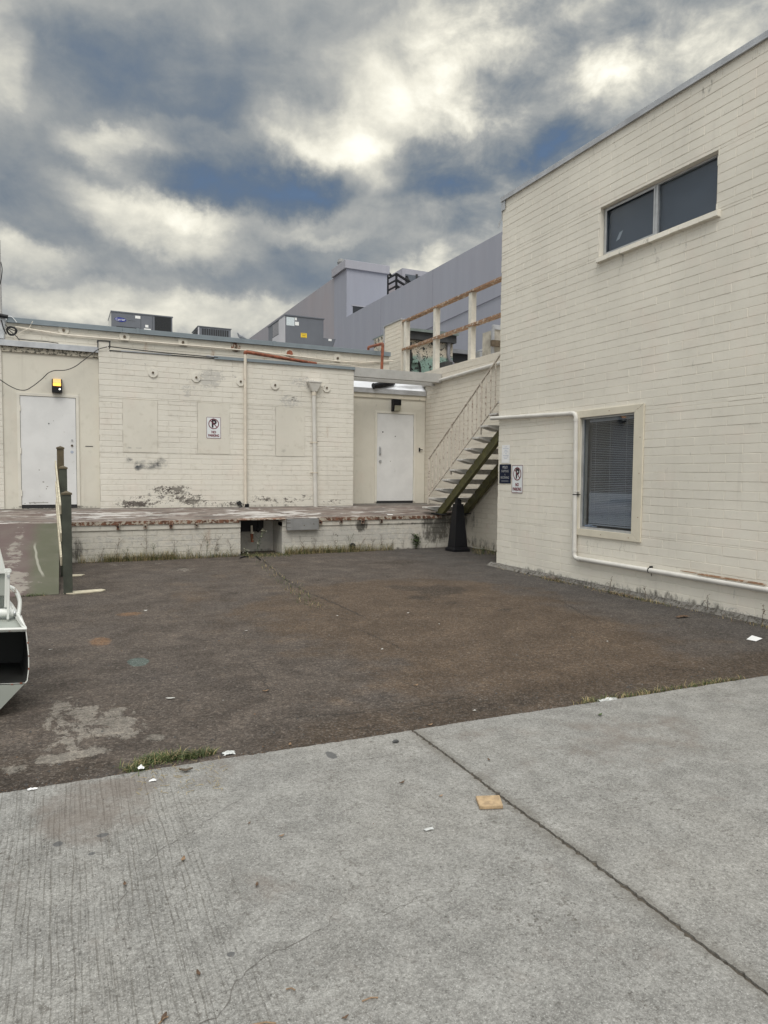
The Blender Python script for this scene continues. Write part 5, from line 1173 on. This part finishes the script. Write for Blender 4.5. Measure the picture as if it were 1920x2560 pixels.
# upper box
p, q = Pv(14, 1436, 5.05), Pv(16, 1492, 5.05)
mb = MB(); mb.prism([Pv(15, 1435, 5.05), Pv(16, 1490, 5.05), Pv(L, 1490, 5.05), Pv(L, 1380, 5.05), Pv(-2, 1377, 5.05)], (-.08, .4, 0)); mb.build('upper_box', M['veh_grey'], t, bevel=.006)
mb = MB(); mb.prism([Pv(0, 1372, 5.02), Pv(16, 1434, 5.02), Pv(L, 1440, 5.02), Pv(L, 1372, 5.02)], (0, .02, 0)); mb.build('upper_panel', M['veh_white'], t, bevel=.004)
p, q = Pv(L, 1490, 5.10), Pv(9, 1490, 5.10)
mb = MB(); mb.box(p.x, q.x, 5.16, 5.20, Pv(9, 1512, 5.18).z-.03, p.z+.03); mb.build('back_plate', M['veh_grey'], t)
# axle, hinge bars, grab bar
mb = MB(); mb.tube([Pv(L, 1532, 4.92), Pv(34, 1532, 4.92)], .026, 12); mb.build('axle', M['veh_white'], t, smooth=True)
for o, dx in ((0, 0), (1, -6)):
    mb = MB(); a, b = Pv(22+dx, 1428, 4.88+.03*o), Pv(20+dx, 1548-o*30, 4.88+.03*o); mb.bar(a, b, .014, .02, (0, 1, 0)); mb.tube([a, a+Vector((0, .02, 0))], .016, 10); mb.build('hinge_bar', M['veh_white'], t, bevel=.002)
mb = MB(); mb.tube([Pv(20, 1466, 5.0), Pv(32, 1470, 5.0), Pv(44, 1484, 4.98), Pv(50, 1502, 4.96), Pv(49, 1520, 4.94), Pv(44, 1550, 4.90)], .0125, 10, smoothr=.05); mb.build('grab_bar', M['veh_white'], t, smooth=True)

# ================================================================== PLANTS
RG = random.Random(77)
def blade(mb, p, h, w, lean, az, seg=3):
    e = Vector((math.cos(az), math.sin(az), 0)); s = Vector((-e.y, e.x, 0)); v = []; f = []
    for i in range(seg+1):
        u = i/seg; q = p+e*(lean*h*u*u)+Vector((0, 0, h*(u-.35*abs(lean)*u*u))); ww = w*(1-u)**.7
        v += [q-s*ww, q+s*ww]
    for i in range(seg): f.append([2*i, 2*i+1, 2*i+3, 2*i+2])
    mb.add(v, f)
def grass(name, label, pts, h, dry, cat='grass'):
    mb = MB()
    for p in pts:
        mb.cur = 1 if RG.random() < dry else 0
        blade(mb, Vector(p), h*RG.uniform(.35, 1.15), RG.uniform(.0016, .0034), RG.uniform(.2, 1.5), RG.uniform(0, 6.283))
    return tag(mb.build(name, [M['grass_green'], M['grass_dry']], base=pts[0]), label, cat, kind='stuff')
def patch(cx, cy, rx, ry, n, z=0.):
    return [(cx+rx*RG.gauss(0, .45), cy+ry*RG.gauss(0, .45), z) for _ in range(n)]
# tuft on the slab edge, left
P = []
for px, py, rx, ry, n in ((340, 1925, .07, .06, 170), (380, 1905, .09, .06, 330), (430, 1898, .10, .05, 330), (480, 1893, .08, .04, 200), (520, 1887, .06, .03, 110)):
    c = Pz(px, py); P += patch(c.x, c.y, rx, ry, n)
grass('grass', 'green grass tuft growing at the left of the concrete edge', P, .052, .2)
mb = MB()
for _ in range(90):
    c = Pz(RG.uniform(320, 560), RG.uniform(1900, 1990), .016); a = RG.uniform(0, 3.14); l = RG.uniform(.01, .045)
    mb.bar(c, c+Vector((math.cos(a)*l, math.sin(a)*l, RG.uniform(0, .006))), .0016, .001)
tag(mb.build('straw', M['grass_dry'], base=Pz(430, 1930)), 'dry straw strewn around the left grass tuft', 'straw', kind='stuff')
P = []
for i in range(620):
    u = RG.random(); c = Pz(1440+u*400, 1757-u*64+RG.gauss(0, 5)); P.append((c.x, edge_y(c.x)+.012+abs(RG.gauss(0, .03)), 0))
grass('grass', 'thin grass line growing at the right of the concrete edge', P, .045, .45)
P = []
for i in range(3600):
    x = RG.choice((RG.uniform(.2, 2.9), RG.uniform(3.75, 6.0), RG.uniform(.6, 1.8), RG.uniform(3.75, 5.2))); P.append((x, YD-.02-abs(RG.gauss(0, .07)), 0))
grass('grass', 'brownish grass fringe along the foot of the dock wall', P, .21, .55)
P = []
for i in range(900):
    c = (RG.uniform(2.95, 3.8), YD-.1+RG.gauss(0, .16), 0); P.append(c)
for i in range(300):
    u = RG.random(); c = Pz(640+u*150, 1392+u*130); P.append((c.x+RG.gauss(0, .07), c.y+RG.gauss(0, .07), 0))
grass('grass', 'low green growth at the mouth of the dock recess', P, .06, .3)
P = []
for i in range(750):
    y = RG.choice((RG.gauss(7.9, .18), RG.gauss(6.75, .30), RG.gauss(6.2, .2), RG.uniform(3.6, 9.4), RG.gauss(4.3, .3))); P.append((XW-.10-abs(RG.gauss(0, .05)), y, .0))
grass('grass', 'dry scrubby growth along the foot of the right wall', P, .055, .6)
P = []
for i in range(420):
    c = Pz(RG.uniform(1175, 1240), RG.uniform(1366, 1388)); P.append((c.x+.1, c.y+RG.gauss(0, .12), 0))
grass('grass', 'dark scrub in the corner behind the black bollard', P, .14, .35)
P = [(x, 9.30+RG.gauss(0, .03), 0) for x in [RG.gauss(-.36, .08) for _ in range(160)]]
grass('grass', 'small green tuft at the foot of the ramp', P, .045, .1)

def weed(p, h, label, leaves=10, branch=5, mat='leaf_green', lean=(0, 0), leafsz=.02, heads=0, group=None, stemr=.0035):
    t = thing('weed', label, 'weed', p, group); p = Vector(p); R = random.Random(int(p.x*1000+p.y*77)); mb = MB(); lm = MB(); hm = MB()
    tips = []; main = [p+Vector((lean[0]*h*u*u, lean[1]*h*u*u, h*u))+Vector((R.uniform(-1, 1), R.uniform(-1, 1), 0))*.012*u for u in (0, .25, .5, .75, 1.)]
    mb.tube(main, [stemr, stemr*.9, stemr*.75, stemr*.6, stemr*.4], 5); tips.append(main[-1])
    for k in range(branch):
        u = R.uniform(.25, .9); i = min(3, int(u*4)); b = main[i].lerp(main[i+1], u*4-i); a = R.uniform(0, 6.283); l = h*R.uniform(.15, .4)
        e = b+Vector((math.cos(a)*l*.7, math.sin(a)*l*.5, l*.7)); mb.tube([b, b.lerp(e, .5)+Vector((0, 0, -.01)), e], [stemr*.6, stemr*.5, stemr*.3], 4); tips.append(e)
    for k in range(leaves):
        u = R.random(); q = R.choice(tips) if R.random() < .6 else main[0].lerp(main[-1], u); q = q+Vector((R.gauss(0, .3), R.gauss(0, .3), R.gauss(0, .3)))*leafsz*1.6
        a = R.uniform(0, 6.283); e = Vector((math.cos(a), math.sin(a), R.uniform(-.3, .7)))*leafsz; s = Vector((-e.y, e.x, R.uniform(-.4, .4)*leafsz))*.35
        lm.add([q, q+e*.5+s, q+e, q+e*.5-s], [[0, 1, 2, 3]])
    mb.build('stem', M['stem'] if mat != 'leaf_green' else M['leaf_green'], t)
    if leaves: lm.build('leaves', M[mat], t)
    if heads:
        for k in range(heads):
            q = tips[k % len(tips)]+Vector((R.gauss(0, .012), R.gauss(0, .012), R.gauss(0, .012)))
            for j in range(7): a, b = R.uniform(0, 6.28), R.uniform(-.6, 1.4); e = Vector((math.cos(a)*math.cos(b), math.sin(a)*math.cos(b), math.sin(b)))*.016; s = Vector((-e.y, e.x, .004))*.4; hm.add([q, q+e*.6+s, q+e, q+e*.6-s], [[0, 1, 2, 3]])
        hm.build('seed_head', M['flower'], t)
    return t
p = Pz(645, 1398); weed((3.22, YD-.05, 0), .46, 'flowering weed with pale seed heads in front of the dock recess', 60, 12, 'leaf_green', (.25, 0), .022, 16)
weed((3.0, YD-.22, 0), .16, 'short pale headed weed at the left corner of the dock recess', 30, 7, 'leaf_green', (-.3, 0), .02, 8)
c = Pz(1065, 1366); weed((6.55, YD-.06, 0), .27, 'small leafy green shrub at the foot of the dock by the bollard', 190, 16, 'leaf_green', (0, 0), .045, 0)
weed((7.0, YD-.06, 0), .36, 'thin dark weed curling up the dock wall beside the bollard', 14, 1, 'leaf_brown', (.5, 0), .015)
weed((6.72, YD-.10, 0), .14, 'bent dry stem on the ground right of the small shrub', 6, 2, 'leaf_brown', (.9, 0), .012)
dockw = [(.55, .2), (.8, .33), (.95, .22), (1.28, .42), (1.42, .24), (1.75, .3), (2.0, .22), (2.18, .38), (2.32, .26), (2.45, .3), (2.75, .25), (4.15, .2), (4.35, .24), (4.8, .2), (5.05, .3), (5.3, .22), (5.55, .2), (5.75, .26), (6.0, .18), (6.25, .16)]
for x, h in dockw: weed((x, YD-.035, 0), h*1.15, 'thin brown weed standing against the dock wall', int(22*h/.25), 6, RG.choice(('leaf_brown', 'leaf_green', 'leaf_brown')), (RG.uniform(-.25, .4), 0), .017, 0, 'thin weeds against the dock wall', .0032)
for px, py, h, lab in ((1466, 1476, .17, 'dark curled weed below the pipe bend on the right wall'), (1572, 1494, .13, 'dark weed by the right wall under the pipe strap'), (1714, 1530, .17, 'tall dark weed stem by the right wall below the timber strips'), (1838, 1563, .17, 'dark bent weed by the right wall near the white paper')):
    p = Pz(px, py+8); weed((XW-.06, p.y, .03), h, lab, 26, 3, 'leaf_brown', (0, RG.uniform(-.2, .2)), .016, 0)
mb = MB()
for _ in range(700):
    y = RG.choice((RG.gauss(7.92, .14), RG.gauss(6.55, .2), RG.uniform(3.6, 9.4), RG.gauss(4.2, .25))); c = Vector((XW-.09-abs(RG.gauss(0, .055)), y, RG.uniform(.0, .03)+(.05*math.exp(-((y-7.92)/.13)**2)*RG.random()))); a = RG.uniform(0, 6.28); l = RG.uniform(.008, .03); e = Vector((math.cos(a), math.sin(a), RG.uniform(-.4, .5)))*l; s = Vector((-e.y, e.x, 0))*.4
    mb.add([c, c+e*.5+s, c+e, c+e*.5-s], [[0, 1, 2, 3]])
tag(mb.build('leaf_litter', M['leaf_brown'], base=(XW-.1, 7.9, 0)), 'brown leaf litter drifted against the right wall', 'leaf litter', kind='stuff')

# ================================================================== LITTER
def quad_leaf(p, l, a, mat, label, cat='leaf', curl=.3, name='dry_leaf', group=None):
    l *= .78; R = random.Random(int(p[0]*991+p[1]*313)); mb = MB(); e = Vector((math.cos(a), math.sin(a), 0)); s = Vector((-e.y, e.x, 0)); v = []
    for i, wd in enumerate((.05, .30, .42, .30, .04)):
        u = i/4-.5; z = .004+abs(u)*l*curl
        for k in (-1, 0, 1): v.append(Vector(p)+e*(u*l)+s*(k*wd*l*.5*R.uniform(.8, 1.2))+Vector((0, 0, z+abs(k)*l*.10)))
    mb.add(v, [[3*i+k, 3*i+k+1, 3*i+k+4, 3*i+k+3] for i in range(4) for k in (0, 1)])
    return tag(mb.build(name, M[mat], base=p), label, cat, group)
def pebble(p, r, mat, label, name='stone', flat=.4, cat='stone'):
    mb = MB(); R = random.Random(int(p[0]*77+p[1]*991)); n = 9; v = []
    for zf, rf in ((0., .8), (.45, 1.), (.9, .7)): v += [Vector(p)+Vector((r*rf*math.cos(2*math.pi*i/n)*R.uniform(.75, 1.15)*1.3, r*rf*math.sin(2*math.pi*i/n)*R.uniform(.75, 1.15), r*zf*flat*2)) for i in range(n)]
    mb.add(v, [[i, (i+1) % n, n+(i+1) % n, n+i] for i in range(n)]+[[n+i, n+(i+1) % n, 2*n+(i+1) % n, 2*n+i] for i in range(n)]+[list(range(2*n, 3*n)), list(range(n))[::-1]])
    return tag(mb.build(name, M[mat], base=p, smooth=True), label, cat)
zs = .0125
# folded tan board
mb = MB(); q = [Pz(1189, 1989, zs+.018), Pz(1249, 1987, zs+.018), Pz(1258, 2013, zs+.018), Pz(1199, 2015, zs+.018)]
mb.prism([p for p in q], (0, 0, -.017)); tag(mb.build('tile_piece', M['tan'], base=Pz(1222, 2010, zs), bevel=.004), 'tan square slab lying on the concrete beside the joint', 'board')
mb = MB(); q = [Pz(1866, 1598, .003), Pz(1880, 1588, .003), Pz(1906, 1599, .003), Pz(1890, 1604, .003)]
a_ = (q[1]-q[0]); mb.add([q[0], q[1], q[2]+Vector((0, 0, .012)), q[3]+Vector((0, 0, .004))], [[0, 1, 2, 3]]); mb.add([p-Vector((0, 0, .0015)) for p in mb.v], [[3, 2, 1, 0]])
tag(mb.build('paper_sheet', M['paper'], base=q[0]), 'white paper sheet lying by the right wall near the edge of the frame', 'litter')
pebble(Pz(989, 1856, zs), .017, 'stone', 'flat dark stone on the concrete near the top of the joint')
lf = [(1005, 1960, .045, .3, 'leaf_brown', 'curled dark leaf on the concrete left of the tan slab'), (1102, 1993, .032, .2, 'leaf_tan', 'small reddish leaf just left of the tan slab'), (1222, 1902, .035, 1.4, 'leaf_brown', 'small dark leaf on the concrete right of the joint top'),
      (458, 2152, .045, 1.2, 'leaf_tan', 'pale greenish leaf on the grooved concrete at left centre'), (312, 2214, .035, 1.6, 'leaf_brown', 'small brown leaf on the grooves below the left grass tuft'), (642, 2216, .035, 1.2, 'leaf_brown', 'upright curled brown leaf in the middle of the left bay'),
      (496, 2438, .036, 1.7, 'leaf_brown', 'narrow brown leaf beside the long crack'), (704, 2093, .034, .2, 'leaf_tan', 'broken tan leaf on the left bay near the short upper crack'), (623, 2061, .024, .6, 'leaf_brown', 'tiny dark leaf right of the straw'), (410, 2549, .04, 1., 'leaf_brown', 'brown leaf at the bottom edge of the photo'), (863, 2549, .03, .2, 'leaf_brown', 'dark seed pod at the bottom edge right of the crack'),
      (725, 1864, .045, 1.2, 'leaf_tan', 'yellowish leaf on the asphalt near the concrete edge'), (664, 1730, .06, .1, 'leaf_tan', 'tan leaf on the asphalt in the middle of the lot'), (1076, 1815, .05, .2, 'leaf_tan', 'tan leaf on the dirt just above the joint'), (465, 1930, .085, -.2, 'stem', 'large dark leaf lying against the left grass tuft'), (1500, 1790, .055, .3, 'leaf_green', 'dark green leaf on the right concrete bay'), (1040, 1716, .06, .2, 'leaf_tan', 'tan leaf on the asphalt left of the brown dirt')]
for px, py, l, a, mt, lab in lf:
    conc = py > 1985-.152*px+8; quad_leaf(Pz(px, py, zs if conc else 0.), l, a, mt, lab)
M['scrap'] = plain('dull white scrap', (.56, .55, .52), .8, .12, 60.)
sc = [(1518, 1604, .03, 'white scrap at the foot of the right wall below the pipe bend'), (1020, 1533, .05, 'white scrap on the brown dirt in the middle of the lot'), (843, 1540, .035, 'white scrap left of the dark dirt mark'), (616, 1578, .05, 'white scrap on the left half of the lot'), (955, 1624, .035, 'white scrap low on the brown dirt'), (1098, 1561, .035, 'white scrap right of the dark dirt mark'), (428, 1747, .09, 'long white scrap on the asphalt left of centre'), (364, 1527, .05, 'white scrap beside the orange paint mark'), (126, 1625, .05, 'white scrap near the mouth of the hopper'), (1185, 1778, .04, 'pale scrap on the dirt near the concrete edge'), (518, 2028, .0, '')]
for px, py, l, lab in sc:
    if not l: continue
    p = Pz(px, py); R = random.Random(px); mb = MB(); n = 7
    l *= .62; v = [p+Vector((l*.6*math.cos(6.283*i/n)*R.uniform(.5, 1.2), l*.38*math.sin(6.283*i/n)*R.uniform(.4, 1.2), .003+R.uniform(0, .007))) for i in range(n)]; mb.add(v, [list(range(n))]); mb.prism(v, (0, 0, -.002))
    tag(mb.build('paper_scrap', M['scrap'], base=p), lab, 'litter')
# crumpled film by the edge grass
def crumple(p, rx, ry, h, mat, label, name='plastic_film', seed=1):
    R = random.Random(seed); mb = MB(); n = 9; v = []
    for i in range(n):
        for j in range(n):
            u, w = i/(n-1)*2-1, j/(n-1)*2-1; r = math.hypot(u, w); k = max(0, 1-r*.75)
            v.append(Vector(p)+Vector((rx*u*R.uniform(.7, 1.15), ry*w*R.uniform(.7, 1.15), .004+h*k*R.uniform(.2, 1.2))))
    mb.add(v, [[i*n+j, (i+1)*n+j, (i+1)*n+j+1, i*n+j+1] for i in range(n-1) for j in range(n-1)]); return tag(mb.build(name, M[mat], base=p), label, 'litter')
crumple(Pz(1522, 1752, .0), .085, .035, .022, 'film', 'crumpled clear plastic film at the right concrete edge', seed=2)
crumple(Pz(572, 1885, .0), .035, .025, .018, 'film', 'shredded pale plastic at the right end of the left grass tuft', seed=3)
crumple(Pz(352, 1922, .02), .016, .016, .02, 'paper', 'white paper wad inside the left grass tuft', 'paper_wad', 4)
crumple(Pz(382, 1953, zs), .018, .010, .010, 'paper', 'white paper wad on the concrete below the left grass tuft', 'paper_wad', 5)
crumple(Pz(1073, 2075, zs), .022, .010, .008, 'film', 'tiny white crumpled scrap on the concrete below the tan slab', 'paper_scrap', 6)
crumple(Pz(80, 1975, zs), .022, .010, .010, 'paper', 'white scrap at the far left of the concrete edge', 'paper_scrap', 7)
crumple(Pz(1705, 1542, .01), .09, .03, .018, 'leaf_brown', 'dark dead leaf heap on the footing of the right wall', 'leaf_heap', 8)
for k, (a, b, lab) in enumerate((((600, 1395), (622, 1391), 'black stick on the asphalt left of the dock recess'), ((640, 1391), (651, 1400), 'short black stick right of the pale headed weed'))):
    mb = MB(); p, q = Pz(*a, .01), Pz(*b, .01); mb.tube([p, p.lerp(q, .5)+Vector((0, .01, .01)), q], .011, 6); tag(mb.build('stick', M['black'], base=p), lab, 'stick')
for a, b, lab in (((905, 2503), (945, 2494), 'dry twig at the bottom of the left bay'), ((715, 2473), (738, 2475), 'pale straw on the concrete right of the crack'), ((396, 2560), (420, 2541), 'brown twig at the bottom left'), ((630, 2562), (690, 2558), 'pale board edge at the very bottom of the photo')):
    mb = MB(); p, q = Pz(*a, zs+.004), Pz(*b, zs+.004); mb.tube([p, p.lerp(q, .55)+Vector((.002, .003, .002)), q], .0022, 5); tag(mb.build('twig', M['leaf_tan'], base=p), lab, 'twig')
# grit scattered over lot and slab
mb = MB()
for i in range(3600):
    if i < 2500:
        y = 3.62+9*RG.random()**1.8; x = RG.uniform(-.1*y-.2, 6.3); z = 0.; r = RG.choice((.002, .003, .004, .005, .007))*RG.uniform(.7, 1.4)
    else:
        y = RG.uniform(1.3, 3.45); x = RG.uniform(-.6, 5.2); z = .0125; r = RG.choice((.0012, .0015, .002, .003))*RG.uniform(.6, 1.3)
    if 3.3 < y < 3.62 and RG.random() < .3: pass
    c = Vector((x, y, z)); mb.cur = RG.choice((0, 0, 0, 0, 1, 2)) if i < 2500 else RG.choice((0, 0, 1, 1, 2)); a = RG.uniform(0, 6.28)
    v = [c+Vector((r*math.cos(a+k*2.1)*RG.uniform(.7, 1.3), r*math.sin(a+k*2.1)*RG.uniform(.7, 1.3), 0)) for k in range(3)]+[c+Vector((0, 0, r*.9))]
    mb.add(v, [[0, 1, 3], [1, 2, 3], [2, 0, 3]])
for i in range(1100):
    x = RG.uniform(-.6, 5.2); c = Vector((x, edge_y(x)+abs(RG.gauss(0, .05)), 0)); r = RG.uniform(.002, .006); mb.cur = RG.choice((0, 2, 2, 1)); a = RG.uniform(0, 6.28)
    v = [c+Vector((r*math.cos(a+k*2.1)*RG.uniform(.7, 1.3), r*math.sin(a+k*2.1)*RG.uniform(.7, 1.3), 0)) for k in range(3)]+[c+Vector((0, 0, r*.9))]
    mb.add(v, [[0, 1, 3], [1, 2, 3], [2, 0, 3]])
tag(mb.build('gravel', [M['stone'], M['foundation'], M['leaf_brown']], base=(2, 4, 0)), 'loose grit scattered over asphalt and concrete', 'grit', kind='stuff')

# white hose end behind the bollard and wear on the hopper
P = [Pz(1168, 1362, .012), Pz(1185, 1369, .012), Pz(1205, 1372, .012), Pz(1232, 1372, .012)]
mb = MB(); mb.tube(P, .014, 8, smoothr=.1); tag(mb.build('hose', M['pipe'], base=P[0], smooth=True), 'short white hose lying on the asphalt behind the black bollard', 'hose')
hp = D.objects['steel_hopper']; Rb = random.Random(12)
for px, py, w, h in ((70, 1607, .010, .016), (72, 1640, .008, .012), (72, 1672, .010, .018), (52, 1708, .016, .007), (30, 1711, .02, .006), (24, 1578, .014, .006)):
    p = Pv(px, py, YH-.004); mb = MB(); mb.prism([(p.x+w*.5*math.cos(a)*Rb.uniform(.6, 1.2), p.y, p.z+h*.5*math.sin(a)*Rb.uniform(.6, 1.2)) for a in [k*math.pi/4 for k in range(8)]], (0, .003, 0)); mb.build('rust_chip', M['rust'], hp)
p = Pv(33, 1532, 4.92); mb = MB(); mb.tube([p, p+Vector((.012, 0, 0))], .016, 6); mb.build('bolt', M['alu'], hp)
p = Pv(21, 1440, 4.87); mb = MB(); mb.tube([p, p+Vector((0, -.012, 0))], .010, 6); mb.build('bolt', M['alu'], hp)
